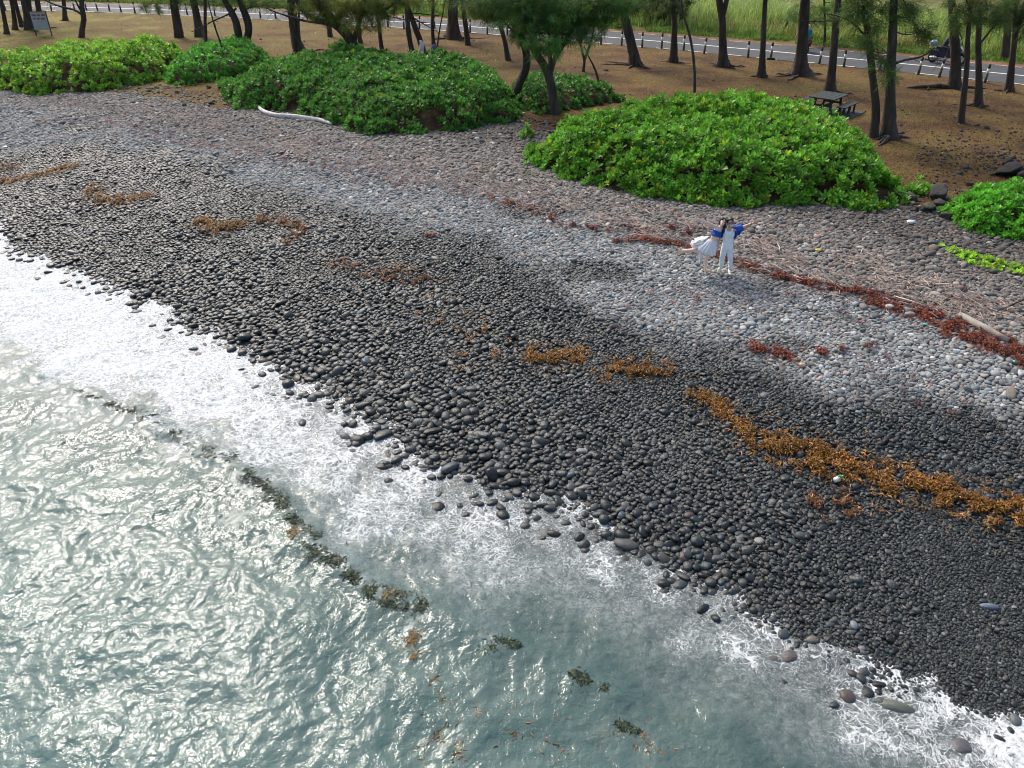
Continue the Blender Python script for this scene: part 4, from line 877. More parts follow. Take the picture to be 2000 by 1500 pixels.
def scatter_off(o0, o1, n, seed, x0, x1):
    r = np.random.default_rng(seed); x = r.uniform(x0, x1, n); o = r.uniform(o0, o1, n); i = np.clip(np.searchsorted(_rx, x), 0, 400); X = _rx[i] + _nx[i] * o + r.normal(0, .1, n); Y = _ry[i] + _ny[i] * o; return np.stack([X, Y, np.full(n, ZL - .02)], 1)
P = scatter_off(RW + 1.0, RW + 4.2, 5200, 1, -60, 48); hN = .42 * (1 + .9 * perlin(P[:, 0] * .35, P[:, 1] * .35, 5)); k = perlin(P[:, 0] * .25, P[:, 1] * .25, 6) > -.42
o = blades('verge_grass', P[k], np.maximum(hN[k], .12), .022, (.105, .19, .028), .9, 2, 2, M_grass, 9, .14)
P = scatter_off(RW + 3.6, RW + 19, 4300, 3, -40, 52); hN = (1.9 + .7 * perlin(P[:, 0] * .22, P[:, 1] * .22, 8)) * (.55 + .45 * sstep(RW + 3.4, RW + 6.5, road_off(P[:, 0], P[:, 1])))
blades('sugar_cane', P, hN, .030, (.165, .235, .058), .85, 4, 4, M_cane, 13, .22)
P = scatter_off(RW + 3.5, RW + 6.5, 500, 13, -30, 52); P = P[perlin(P[:, 0] * .2, P[:, 1] * .2, 18) > .12]
blades('dry_cane_leaves', P, np.full(len(P), 1.2), .035, (.21, .15, .07), .9, 3, 14, M_cane, 12, .3)
# needle litter and dry grass on the lawn
r = np.random.default_rng(31); n = 130000; px = r.uniform(-100, 2100, n); py = r.uniform(2, 440, n); g = ground(px, py); x, y = g[0], g[1]
k = (side(LU, x, y) > -.3) & (road_off(x, y) < -.1) & (y < 86); P = np.stack([x, y, gz(x, y)], 1)[k]
pk = perlin(P[:, 0] * .35, P[:, 1] * .35, 37); az = r.uniform(0, 6.28, len(P)); L = r.uniform(.05, .16, len(P)); d = np.stack([np.cos(az) * L, np.sin(az) * L, r.uniform(.01, .09, len(P))], 1); w = np.stack([-np.sin(az), np.cos(az), 0 * az], 1) * .012
V = np.stack([P - w, P + w, P + d], 1).reshape(-1, 3); F = np.arange(len(V)).reshape(-1, 3); cc = np.where((pk > .05)[:, None], np.array([[.15, .115, .04]]), np.array([[.10, .055, .028]])) * np.exp(r.normal(0, .55, (len(P), 1)))
tag(mk('dry_grass', V, F, M_grass, cols=np.repeat(cc, 3, 0)), kind='stuff')
# clods, cones and small lava stones on the lawn
n = 1100; px = r.uniform(500, 2050, n); py = np.where(r.uniform(size=n) < .6, r.normal(305, 26, n), r.uniform(60, 260, n)); px = np.where((py > 250), r.uniform(1790, 2080, n), px); g = ground(px, py); k = (side(LU, g[0], g[1]) > .2) & (road_off(g[0], g[1]) < -.6)
P = np.stack([g[0], g[1], g[2] + .01], 1)[k]; S = np.exp(r.normal(-3.2, .55, len(P))); V, F = batch(pebble_shape(2, IV2), IF2, rotmats(r.uniform(-.6, .6, (len(P), 3)) + np.array([0, 0, 1]) * r.uniform(0, 6, (len(P), 1))) * np.array([1, .8, .6]), P, S)
tag(mk('lava_rubble', V, F, pm('lava', (.05, .04, .034), .9, .4, 6, .5), smooth=True), kind='stuff')

# trees and bushes beyond the road
GB = 'trees beyond the road'
def far_tree(px, Yo, label, clusters, w=7, tint=(.022, .05, .016)):
    g = None; x = at_z(px, 45, ZL)[0]; y = float(np.interp(x, _rx, _ry)) + Yo; q, p, _ = proj(np.array([float(at_y(px, 40, y)[0]), y, ZL])); tree([([(px, float(p)), (px + 2, float(p) - 30), (px - 1, -5)], w)], label, .4, 60, clusters=clusters, Yb=y, hgt_=7, ctint=tint, group=GB, name='broadleaf_tree')
far_tree(1272, 13.5, 'dark leaning tree beyond the road left of the cluster', [(1268, 10, 22, 22, 60, 0, .9), (1255, 0, 30, 14, 40, 0, .9)])
far_tree(1298, 14.5, 'dark dense tree beyond the road behind the knotted trunk', [(1292, 16, 20, 26, 70, 0, .8), (1310, 4, 24, 18, 50, 0, .8)])
far_tree(1330, 14, 'dark tree beyond the road, last of its cluster', [(1325, 14, 16, 22, 50, 0, .8), (1345, -2, 22, 14, 30, 0, .8)])
far_tree(1186, 14, 'thin dark tree beyond the road, left of the leaning trunk', [(1186, 4, 20, 14, 34, 0, .9)], 5)
far_tree(1610, 13, 'loose light leaved bushy tree beyond the road behind the buttressed trunk', [(1600, 30, 34, 26, 90, 0, 2.6), (1640, 22, 26, 24, 60, 0, 2.6), (1560, 28, 26, 16, 46, 0, 2.6)], 4, (.045, .075, .02))
def roadside_bush(px0, px1, py, h, label, tint, seed):
    x0 = at_z(px0, py, ZL); x1 = at_z(px1, py, ZL); pts = []
    for t in np.linspace(0, 1, 9): pts.append((px0 + (px1 - px0) * t, py + (proj(np.array([x1[0], x1[1], ZL]))[1] - py) * t))
    top = [(p[0], p[1] - h * 22) for p in pts[::-1]]
    return shrub('roadside_bush', pts, top, h, label, 'bush', tint, .34, 1.5, 1.2, 'bushes beyond the road', nclus=0, seed=seed)
roadside_bush(1752, 1800, 84, 1.5, 'dark brown hollow bush beyond the road left of the motorcycle', (.045, .055, .018), 21)
roadside_bush(1510, 1560, 56, 1.0, 'small dark green bush at the cane edge by the straight trunk', (.04, .10, .02), 22)
roadside_bush(1110, 1160, 47, .9, 'low green bush at the cane edge under the hanging foliage', (.05, .12, .02), 23)
g = ground(1815, 170); b = MB(); P = [at_z(px, py, ZL + z) for px, py, z in [(1772, 171, .05), (1790, 169, .12), (1815, 168, .16), (1835, 166, .17), (1858, 170, .1)]]
P = [(p[0], p[1], ZL + z) for p, z in zip(P, (.05, .1, .13, .14, .06))]; b.tube(P, [.03, .09, .11, .13, .09], 8); b.tube([P[2], (P[2][0] - .3, P[2][1] - .5, ZL + .03)], [.05, .02], 6)
o = b.build('fallen_branch', M_bark, None, True); tag(o, 'dark fallen branch lying on the lawn left of the broad trunk', 'branch')

# ------------------------------------------------------------------ vehicles on the road
M_tyre = pm('rubber', (.016, .016, .017), .8, .2, 20, .2); M_metal = pm('chrome', (.5, .5, .52), .25, .1, 20, 0, metal=1.0); M_dark = pm('dark_plastic', (.02, .021, .024), .4, .2, 10, .05)
M_blue = pm('navy_paint', (.012, .018, .05), .25, .2, 3, 0, coat=.6); M_case = pm('pale_case', (.28, .36, .41), .3, .2, 3, 0, coat=.4); M_maroon = pm('maroon', (.10, .012, .022), .35, .2, 4, 0); M_lamp = pm('lamp_glass', (.7, .7, .68), .1, .05, 4, 0, coat=.8)
M_redl = pm('red_lens', (.35, .02, .015), .2, .1, 4, 0); M_glass = pm('tinted_glass', (.03, .045, .05), .05, .1, 4, 0, spec=.9, coat=.9); M_seat = pm('vinyl', (.018, .017, .017), .5, .2, 18, .1)
def road_at(px, off):
    best = None
    for x in np.linspace(-60, 45, 1500):
        i = int(np.searchsorted(_rx, x)); X = _rx[i] + (x - _rx[i]) + _nx[i] * off; Y = float(np.interp(x, _rx, _ry)) + _ny[i] * off; q = abs(float(proj(np.array([X, Y, ZL]))[0]) - px)
        if best is None or q < best[0]: best = (q, X, Y, math.atan2(_ty[i], _tx[i]))
    return best[1], best[2], best[3]
def wheel(parent, x, R, name='wheel'):
    b = MB(); b.tube([(x, -.04, R), (x, .04, R)], [R * .62, R * .62], 16); b.tube([(x, -.07, R), (x, .07, R)], [.05, .05], 8); w = b.build(name, M_metal, parent)
    MB().torus((x, 0, R), R * .8, R * .21, 22, 8).build('tyre', M_tyre, w, True); return w
x, y, a = road_at(1846, 4.7)
mc = empty('motorcycle', (x, y, ZL + .016), 'dark blue touring motorcycle with pale top case behind the broad trunk', 'motorcycle', rz=a)
wheel(mc, -.78, .32); wheel(mc, .82, .32)
b = MB(); b.prism([(-.55, .38), (.45, .30), (.62, .55), (.55, .92), (.22, 1.02), (-.1, .80), (-.7, .78)], -.17, .17, .9, .9); b.tube([(.82, 0, .32), (.55, 0, .95)], [.035, .03], 8); b.build('body', M_blue, mc, bevel=.04)
b = MB(); b.prism([(.45, .55), (.78, .62), (.82, .95), (.62, 1.12), (.45, .95)], -.26, .26, .8, .8); b.build('fairing', M_blue, mc, bevel=.05)
b = MB(); b.prism([(-.72, .74), (.05, .78), (.1, .86), (-.25, .88), (-.3, .97), (-.72, .98)], -.17, .17); b.build('seat', M_seat, mc, bevel=.04)
for s in (-1, 1):
    MB().box((-.72, s * .30, .62), (.55, .18, .36)).build('pannier', M_blue, mc, bevel=.06); MB().tube([(.1, s * .2, .3), (-.95, s * .24, .34)], [.05, .06], 10).build('exhaust', M_metal, mc, True)
MB().ell((-.95, 0, 1.12), (.26, .27, .20)).build('top_case', M_case, mc, True); MB().box((-1.06, 0, .82), (.05, .34, .10)).build('tail_light', M_redl, mc, bevel=.015)
MB().prism([(.62, 1.08), (.66, 1.08), (.50, 1.50), (.46, 1.50)], -.24, .24).build('windscreen', M_glass, mc); MB().tube([(.35, -.38, 1.08), (.48, -.2, 1.06), (.48, .2, 1.06), (.35, .38, 1.08)], .018, 6).build('handlebar', M_dark, mc, True)
MB().ell((.80, 0, .84), (.05, .12, .09)).build('headlight', M_lamp, mc, True); MB().torus((.82, 0, .32), .36, .03, 20, 6).build('mudguard', M_blue, mc, True)
def rider(parent_xy, a, label, mats, seat=.86, dx=-.1, lean=.25, passenger=False):
    p = empty('person', (parent_xy[0], parent_xy[1], ZL + .016), label, 'person', 'riders on the road', rz=a)
    sk, top, leg, hel = mats; b = MB(); h = np.array([dx, 0, seat + .10]); ch = h + np.array([lean * .9, 0, .42]); nk = ch + np.array([.06, 0, .15]); hd = nk + np.array([.05, 0, .15])
    b.cap(h, ch, .13, .15); b.ell(ch, (.13, .20, .17)); b.cap(ch, nk, .07, .055); b.ell(hd, (.10, .085, .12))
    for s in (-1, 1):
        sh = ch + np.array([0, s * .19, .07]); el = sh + np.array([.2, s * .07, -.22]); ha = np.array([.34 + dx + .08, s * .32, seat + .26]); b.cap(sh, el, .055, .045); b.cap(el, ha, .045, .033); b.ell(ha + np.array([.04, 0, 0]), (.06, .035, .035))
        kn = h + np.array([.42, s * .20, -.05]); ft = np.array([dx + .28, s * .22, .42]); b.cap(h + np.array([0, s * .09, 0]), kn, .09, .065); b.cap(kn, ft, .06, .045); b.cap(ft + np.array([-.03, 0, -.05]), ft + np.array([.16, 0, -.06]), .045, .035)
    o = b.build('body', sk, p, voxel=.018)
    t = MB(); t.cap(h, ch, .145, .165); t.ell(ch, (.145, .215, .185))
    for s in (-1, 1):
        sh = ch + np.array([0, s * .19, .07]); el = sh + np.array([.2, s * .07, -.22]); t.cap(sh, el, .068, .058)
    t.build('jacket', top, p, voxel=.018)
    t = MB()
    for s in (-1, 1):
        kn = h + np.array([.42, s * .20, -.05]); ft = np.array([dx + .28, s * .22, .50]); t.cap(h + np.array([0, s * .09, 0]), kn, .102, .078); t.cap(kn, ft, .072, .055)
    t.build('trousers', leg, p, voxel=.018)
    t = MB(); t.ell(hd + np.array([0, 0, .02]), (.145, .125, .145)); t.build('helmet', hel, p, True); MB().ell(hd + np.array([.07, 0, .0]), (.085, .105, .06)).build('visor', M_glass, p, True)
    return p
M_skin = pm('skin', (.52, .31, .21), .55, .08, 6, 0); M_skin2 = pm('tan_skin', (.36, .195, .125), .55, .08, 6, 0)
M_jack = pm('dark_jacket', (.035, .038, .05), .8, .3, 8, .2); M_jean = pm('dark_trousers', (.03, .03, .035), .85, .3, 12, .2); M_greyh = pm('grey_helmet', (.25, .26, .27), .3, .1, 5, 0, coat=.5); M_teal = pm('teal_shirt', (.0, .20, .22), .8, .2, 9, .2); M_pinkh = pm('pink_helmet', (.70, .38, .36), .3, .1, 5, 0, coat=.5)
rider((x, y), a, 'person in dark clothes and grey helmet riding the touring motorcycle', (M_skin2, M_jack, M_jean, M_greyh), .86, -.34, .2)
x, y, a = road_at(1569, 4.3); a += math.pi - .95
sc_ = empty('scooter', (x, y, ZL + .016), 'dark scooter with maroon tail, half hidden by the buttressed trunk', 'scooter', rz=a)
wheel(sc_, -.62, .24); wheel(sc_, .62, .24)
b = MB(); b.prism([(-.85, .42), (-.3, .25), (.25, .22), (.38, .3), (.55, .95), (.48, .98), (.25, .38), (-.2, .38), (-.2, .68), (-.85, .72)], -.17, .17, .85, .85); b.build('body', M_dark, sc_, bevel=.03)
b = MB(); b.prism([(-.95, .62), (-.35, .56), (-.3, .70), (-.9, .80)], -.16, .16); b.build('tail_panel', M_maroon, sc_, bevel=.03); MB().prism([(-.82, .74), (-.12, .70), (-.1, .78), (-.8, .86)], -.15, .15).build('seat', M_seat, sc_, bevel=.03)
MB().tube([(.42, -.33, 1.0), (.5, 0, .98), (.42, .33, 1.0)], .02, 6).build('handlebar', M_dark, sc_, True); MB().ell((.57, 0, .86), (.05, .1, .08)).build('headlight', M_lamp, sc_, True); MB().box((-.95, 0, .68), (.04, .2, .08)).build('tail_light', M_redl, sc_)
MB().tube([(.62, 0, .24), (.5, 0, .95)], [.03, .03], 8).build('fork', M_metal, sc_, True)
rider((x, y), a, 'person in a teal shirt and pinkish helmet on the hidden scooter', (M_skin2, M_teal, M_maroon, M_pinkh), .74, -.35, .12)
x, y, a = road_at(1046, 4.6); M_car = pm('dark_car_paint', (.022, .027, .034), .22, .2, 2, 0, coat=.8)
car = empty('parked_car', (x, y, ZL + .016), 'dark car on the road screened by the hanging dark green foliage', 'car', rz=a)
b = MB(); b.prism([(-2.05, .35), (-2.1, .72), (-1.95, .92), (-.9, .98), (.85, .96), (1.85, .82), (2.1, .62), (2.08, .32), (1.6, .26), (-1.6, .26)], -.84, .84, .97, .97); b.build('body', M_car, car, bevel=.08)
b = MB(); b.prism([(-1.5, .95), (-1.05, 1.44), (.25, 1.46), (.95, .95)], -.72, .72, .96, .96); b.build('cabin', M_car, car, bevel=.07)
for s in (-1, 1):
    MB().prism([(-1.2, 1.0), (-.95, 1.36), (-.35, 1.38), (-.35, 1.0)], s * .725, s * .745).build('side_window', M_glass, car); MB().prism([(-.27, 1.0), (-.27, 1.38), (.22, 1.38), (.68, 1.0)], s * .725, s * .745).build('side_window', M_glass, car)
    MB().ell((2.02, s * .6, .68), (.09, .17, .10)).build('headlight', M_lamp, car, True); MB().box((-2.07, s * .62, .74), (.06, .26, .16)).build('tail_light', M_redl, car, bevel=.02); MB().ell((.55, s * .92, 1.02), (.08, .10, .07)).build('mirror', M_car, car, True)
    for xx in (-1.3, 1.32):
        w = MB().tube([(xx, s * .70, .31), (xx, s * .86, .31)], [.2, .2], 16).build('wheel', M_metal, car); MB().torus((xx, s * .77, .31), .235, .085, 22, 8).build('tyre', M_tyre, w, True)
MB().prism([(.32, 1.43), (.93, .99), (.98, .99), (.37, 1.44)], -.64, .64).build('windscreen', M_glass, car); MB().prism([(-1.52, .99), (-1.1, 1.42), (-1.15, 1.43), (-1.57, .99)], -.62, .62).build('rear_window', M_glass, car); MB().box((2.1, 0, .45), (.05, 1.2, .16)).build('grille', M_dark, car)

# ------------------------------------------------------------------ notice board, picnic set
g = ground(86, 70); M_board = pm('board_paint', (.34, .36, .37), .7, .14, 4, .1); M_red = pm('red_lettering', (.16, .03, .04), .7, .3, 12, 0)
sb = empty('notice_board', (g[0], g[1], float(g[2])), 'white notice board with two dark red text lines above the left shrub', 'sign', rz=.10)
MB().box((0, 0, 1.05), (1.12, .04, 1.25)).build('board', M_board, sb, bevel=.01)
for s in (-1, 1): MB().box((s * .58, .045, .85), (.07, .07, 1.75)).build('post', M_post, sb)
M_fr = pm('frame_wood', (.14, .10, .08), .9, .3, 6, .2); MB().box((0, -.005, 1.70), (1.16, .06, .05)).build('frame', M_fr, sb)
for row, (z, wds) in enumerate([(1.46, (.34, .26, .30)), (1.22, (.20, .26, .32))]):
    xx = -.48 if row == 0 else -.42; b = MB()
    for w in wds:
        n = int(w / .055)
        for k in range(n): b.box((xx + .03 + k * .055, -.024, z + random.uniform(-.008, .008)), (.040, .006, random.choice([.10, .12, .12, .085])))
        xx += w + .05
    b.build('lettering', M_red, sb)
M_pic = pm('weathered_timber', (.024, .034, .033), .8, .3, 5, .3, stretch=(1, 6, 1)); M_slab = pm('concrete_slab', (.06, .064, .065), .9, .25, 3, .3)
cz = lambda cx, cy, z: np.array([*at_z(1550 + cx * .085, 150 + cy * .085, ZL + z), ZL + z])
c_l, c_b, c_r, c_f = [cz(*q, .75) for q in ((450, 460), (700, 365), (1175, 430), (920, 525))]
cen = (c_l + c_b + c_r + c_f) / 4; uu = ((c_b - c_l) + (c_r - c_f)) / 2; vv = ((c_f - c_l) + (c_r - c_b)) / 2; lu, lv = np.linalg.norm(uu), np.linalg.norm(vv)
print('table', lu, lv, math.degrees(math.atan2(uu[1], uu[0])), math.degrees(math.atan2(vv[1], vv[0])))
pa = math.atan2(uu[1], uu[0]); LT, WT = 1.75, 1.25
pt = empty('picnic_table', (cen[0], cen[1], ZL + .05), 'dark weathered picnic table on a concrete slab under the trees', 'table', rz=pa)
for k in range(5): MB().box((0, -WT / 2 + WT / 5 * (k + .5), .72), (LT, WT / 5 - .012, .05)).build('board', M_pic, pt, bevel=.005)
for s in (-1, 1):
    for q in (-1, 1): MB().box((s * LT * .34, q * WT * .33, .35), (.09, .09, .71), Matrix.Rotation(q * .16, 3, 'X')).build('leg', M_pic, pt)
    MB().box((s * LT * .34, 0, .36), (.07, WT * .72, .09)).build('crossbar', M_pic, pt); MB().box((s * LT * .34, 0, .665), (.07, WT * .86, .06)).build('crossbar', M_pic, pt)
MB().box((0, 0, .30), (LT * .7, .07, .09)).build('stretcher', M_pic, pt)
for s, lb in ((-1, 'dark timber bench on the viewer side of the picnic table'), (1, 'dark timber bench on the far side of the picnic table')):
    off = s * (WT / 2 + .36); ox, oy = -math.sin(pa) * off, math.cos(pa) * off
    bn = empty('picnic_bench', (cen[0] + ox, cen[1] + oy, ZL + .05), lb, 'bench', 'benches of the picnic set', rz=pa)
    for k in (-1, 1): MB().box((0, k * .11, .43), (LT * .95, .20, .045)).build('seat_board', M_pic, bn, bevel=.005)
    for q in (-1, 0, 1): 
        for k in (-1, 1): MB().box((q * LT * .38, k * .10, .20), (.08, .07, .41)).build('leg', M_pic, bn)
tag(MB().box((0, 0, 0), (LT + .5, WT + 1.7, .14)).build('concrete_slab', M_slab, None, bevel=.01), 'grey concrete slab under the picnic table', 'slab'); sl = bpy.data.objects['concrete_slab']; sl.location = (cen[0], cen[1], ZL - .02); sl.rotation_euler = (0, 0, pa)
# ------------------------------------------------------------------ boulders, driftwood, twigs
M_lava = pm('lava_rock', (.060, .055, .052), .9, .45, 3, .9, 9, c2=(.028, .024, .022), bdist=.05); M_mossy = pm('mossy_rock', (.085, .085, .045), .95, .3, 4, .8, 9, c2=(.05, .042, .035), bdist=.05)
def boulder(px, py, s, label, mat, rz=0.0, fl=.7, seed=1):
    r = np.random.default_rng(seed); V = IV3 * 1.0
    for j in range(13):
        d = r.normal(size=3); d /= np.linalg.norm(d); h = V @ d; V = V - np.maximum(h - r.uniform(.38, .72), 0)[:, None] * d * .95
    V = V * (1 + .07 * perlin(V[:, 0] * 2.1 + 5, V[:, 1] * 2.1 + V[:, 2] * 1.7, seed))[:, None] * np.array([1.1, .85, fl]) * s
    g = ground(px, py); o = mk('boulder', V, IF3, mat, smooth=False); o.location = (g[0], g[1], g[2] + s * fl * .45); o.rotation_euler = (0, 0, rz); tag(o, label, 'boulder', 'dark boulders at the end of the big shrub')
for i, q in enumerate([(1776, 392, .42, 'mossy boulder touching the right tip of the big shrub', M_mossy, .2, .6), (1830, 388, .48, 'largest dark boulder with a shaded face at the grass edge', M_lava, .5, .8), (1782, 376, .28, 'pale grey rounded rock behind the mossy boulder', M_lava, 1, .6),
        (1842, 405, .34, 'brownish boulder right below the largest dark one', M_lava, 2, .6), (1801, 413, .30, 'small black angular rock at the pebble edge', M_lava, 3, .7), (1817, 412, .30, 'light faced rock beside the black angular rock', M_mossy, 4, .8), (1832, 418, .24, 'low grey rock between pebbles and brownish boulder', M_lava, 5, .6),
        (1849, 427, .34, 'sloping dark rock against the rounded right shrub', M_lava, 6, .55), (1784, 413, .24, 'small brown rock left of the black angular rock', M_lava, 7, .6), (1974, 342, .62, 'big grey boulder above the rounded right shrub', M_lava, .4, .75), (1998, 350, .55, 'brown boulder cut by the right edge of the picture', M_lava, 1.4, .6),
        (1966, 326, .30, 'black rock perched behind the big grey boulder', M_lava, 2.2, .8), (1893, 362, .24, 'single flat grey stone on the bare grass', M_lava, 3.1, .5)]): boulder(*q[:6], q[6], seed=40 + i)
for i, (px, py, s) in enumerate([(345, 182, .22), (292, 178, .2), (408, 172, .24), (412, 203, .24), (60, 160 + 64, .2), (265, 248, .2), (345, 247, .22)]):
    boulder(px, py, s, ['dark stone on the sandy grass between the left shrubs', 'small dark stone at the upper grass edge', 'dark stone below the V forked trunk', 'black stone at the corner of the middle shrub', 'black stone far left on the pebbles', 'black stone on the twig strewn pebbles', 'taller black stone right of another on the pebbles'][i], M_lava, i, .6, 70 + i)
M_drift = pm('bleached_wood', (.56, .53, .49), .85, .25, 5, .5, 14, stretch=(1, 1, 1)); M_log = pm('grey_log', (.33, .30, .25), .9, .25, 4, .6, 12); M_twig = leafmat('twig', .9, 0.0, .1)
def wood(name, pts, rad, mat, label, cat, up=.08):
    P = []; 
    for px, py in pts: g = ground(px, py); P.append(g + np.array([0, 0, up]))
    root = np.array(P[0]); b = MB(); trunk_mb(b, P, rad, 10, 3); b.v = [tuple(np.array(v) - root) for v in b.v]; o = b.build(name, mat, None, True); o.location = root; return tag(o, label, cat)
wood('driftwood_branch', [(495, 193), (501, 206), (510, 219), (524, 226), (542, 231), (575, 232), (605, 236), (632, 240), (648, 247)], [.035, .055, .085, .11, .12, .12, .11, .085, .05], M_drift, 'white bleached curved driftwood branch before the middle shrub', 'driftwood', .12)
wood('driftwood_log', [(1872, 622), (1900, 638), (1935, 656), (1968, 672)], [.10, .115, .105, .07], M_log, 'grey driftwood log lying along the red seaweed at right', 'driftwood', .10)
wood('dead_stick', [(1944, 618), (1965, 609), (2008, 590)], [.012, .02, .025], M_bark, 'long dark stick poking in from the right edge', 'stick', .16)
wood('dead_stick', [(1975, 606), (1990, 614), (2006, 622)], [.012, .018, .02], M_bark, 'short dark stick right of the long one', 'stick', .14)
TW = [(60, 200, 1.2), (200, 215, 1.2), (350, 225, 1.4), (420, 255, 1.5), (480, 275, 1.3), (560, 285, 1.2), (640, 300, 1.3), (720, 318, 1.3), (800, 335, 1.3), (900, 355, 1.2), (980, 380, 1.2), (1060, 395, 1.2), (1150, 412, 1.2), (1250, 438, 1.2), (1330, 450, 1.1), (1420, 470, 1.2), (1500, 490, 1.3), (1580, 510, 1.3), (1680, 535, 1.3), (1780, 565, 1.2), (1870, 590, 1.2), (1980, 620, 1.2), (1500, 520, .9), (1640, 550, .9)]
r = np.random.default_rng(77); VV = []; FA = []; CC = []; c0 = 0; sticks = []
TP = np.array(TW); TG = ground(TP[:, 0], TP[:, 1])
for i in range(7600):
    q = r.integers(0, len(TW) - 3) if r.uniform() < .86 else r.integers(0, len(TW)); t = r.uniform(); q2 = min(q + 1, 21) if q < 21 else q
    x = TG[0][q] * (1 - t) + TG[0][q2] * t + r.normal(0, .5); y = TG[1][q] * (1 - t) + TG[1][q2] * t + r.normal(0, .62) * TW[q][2]
    if perlin(x * .8, y * .8, 41) < -.12: continue
    L = r.lognormal(-1.6, .5); a = r.uniform(0, 6.28); d = np.array([math.cos(a), math.sin(a), r.normal(0, .12)]); w = np.array([-math.sin(a), math.cos(a), 0]) * r.uniform(.005, .010); z = float(gz(x, y)) + .07 + r.uniform(0, .06); p = np.array([x, y, z]); m = p + d * L * .5 + w * r.normal(0, 2.5); e = p + d * L
    if len(sticks) < 30 and L > .32: sticks.append((p, m, e, L)); continue
    up = np.array([0, 0, np.linalg.norm(w) * 1.6]); c = c0; VV += [p - w, p + w, p + up, m - w, m + w, m + up, e - w * .5, e + w * .5, e + up * .5]
    FA += [[c, c + 3, c + 5, c + 2], [c + 1, c + 2, c + 5, c + 4], [c + 3, c + 6, c + 8, c + 5], [c + 4, c + 5, c + 8, c + 7]]; c0 += 9; CC += [np.array([.40, .31, .26]) * r.uniform(.55, 1.35)] * 9
tag(mk('driftwood_twigs', np.array(VV), np.array(FA), M_twig, cols=np.array(CC)), kind='stuff')
for p, m, e, L in sticks:
    b = MB(); b.tube([(0, 0, 0), m - p, e - p], [.012, .015, .008], 6); o = b.build('driftwood_stick', M_drift, None, True); o.location = p; tag(o, 'thin bleached driftwood stick lying on the upper pebbles', 'stick', 'bleached sticks along the wrack line')

# ------------------------------------------------------------------ seaweed
M_weed = leafmat('seaweed', .5, .25, .4)
def weed(pts, width, n, colr, label=None, up=.06, name='seaweed', z=None, cl=.5, seed=0, ln=.058, group=None):
    r = np.random.default_rng(400 + seed); a = np.array(pts, float); g = ground(a[:, 0], a[:, 1]) if z is None else np.stack([*at_z(a[:, 0], a[:, 1], z), np.full(len(a), z)])
    L = np.concatenate([[0], np.cumsum(np.hypot(np.diff(g[0]), np.diff(g[1])))]); P = []
    tries = 0
    while len(P) < n and tries < n * 12:
        tries += 1; t = r.uniform(0, L[-1]); k_ = (1 if z is None else .25 + 1.1 * math.sin(math.pi * t / L[-1])) * (1 if r.uniform() > .13 else 2.4); x = np.interp(t, L, g[0]) + r.normal(0, width * .60) * k_; y = np.interp(t, L, g[1]) + r.normal(0, width * .66) * k_
        f = perlin(x * 3.1, y * 3.1, 401 + seed) + .6 * perlin(x * 8, y * 8, 403 + seed)
        if f > cl - .50 + .1 * r.normal(): P.append((x, y, f))
    P = np.array(P); n = len(P); gzv = gz(P[:, 0], P[:, 1]) if z is None else water_z(P[:, 0], P[:, 1]) + z - .03
    B = np.stack([P[:, 0], P[:, 1], gzv + up + r.uniform(0, .05, n) * (1 if z is None else .4) + .05 * np.clip(P[:, 2], 0, 1) * (z is None)], 1); az = r.uniform(0, 6.28, n); l = ln * r.uniform(.6, 1.5, n); el = r.uniform(-.2, .8, n) * (1 if z is None else .15)
    d = np.stack([np.cos(az) * np.cos(el), np.sin(az) * np.cos(el), np.sin(el)], 1) * l[:, None]; az2 = az + r.normal(0, 1.0, n); d2 = np.stack([np.cos(az2), np.sin(az2), -.4 * np.ones(n)], 1) * (l * .8)[:, None]; w = np.stack([-np.sin(az), np.cos(az), r.normal(0, .5, n)], 1) * (l * .16)[:, None]
    c_ = B[:1].mean(0); V = np.stack([B - w * .6, B + w * .6, B + d - w, B + d + w, B + d + d2], 1) - c_; F3 = np.array([[0, 1, 3], [0, 3, 2], [2, 3, 4]]); F = (F3[None] + (np.arange(n) * 5)[:, None, None]).reshape(-1, 3)
    cc = np.array(colr)[None] * np.exp(r.normal(0, .38, (n, 1))) * np.exp(r.normal(0, .1, (n, 3))); dk = r.uniform(size=n) < .2; cc[dk] = cc[dk] * np.array([.42, .38, .5]); o = mk(name, V.reshape(-1, 3), F, M_weed, cols=np.repeat(cc, 5, 0)); o.location = c_
    if label: tag(o, label, 'seaweed', group or 'seaweed washed up on the stones')
    else: o['kind'] = 'stuff'
    return o
OR = (.26, .118, .017); OR2 = (.21, .085, .024); RD = (.21, .052, .024); RD2 = (.16, .034, .03)
weed([(-10, 360), (40, 352), (80, 342), (110, 335), (145, 328)], .26, 2970, OR, 'orange seaweed streak at the far left edge of the beach', seed=1)
weed([(0, 325), (15, 330), (34, 334)], .3, 405, OR2, name='seaweed_scraps', seed=2)
weed([(176, 368), (184, 384), (205, 392), (232, 396), (262, 392), (292, 383)], .27, 3240, OR, 'orange seaweed heap shaped like a boot, second from left', seed=3)
weed([(385, 435), (408, 440), (428, 452), (450, 445), (474, 440)], .25, 2700, OR, 'orange seaweed wedge in the left middle of the dark stones', seed=4)
weed([(500, 432), (540, 431), (570, 438), (584, 450), (578, 465), (562, 476)], .20, 2025, OR2, 'hook shaped orange seaweed right of the wedge', seed=5)
weed([(648, 526), (690, 522), (730, 532), (772, 540), (800, 545), (850, 553)], .34, 1215, OR2, name='seaweed_scraps', cl=.72, seed=6)
weed([(820, 580), (840, 610), (900, 640), (960, 655), (975, 690), (930, 700), (880, 725)], .5, 486, OR, name='seaweed_scraps', cl=.85, seed=7)
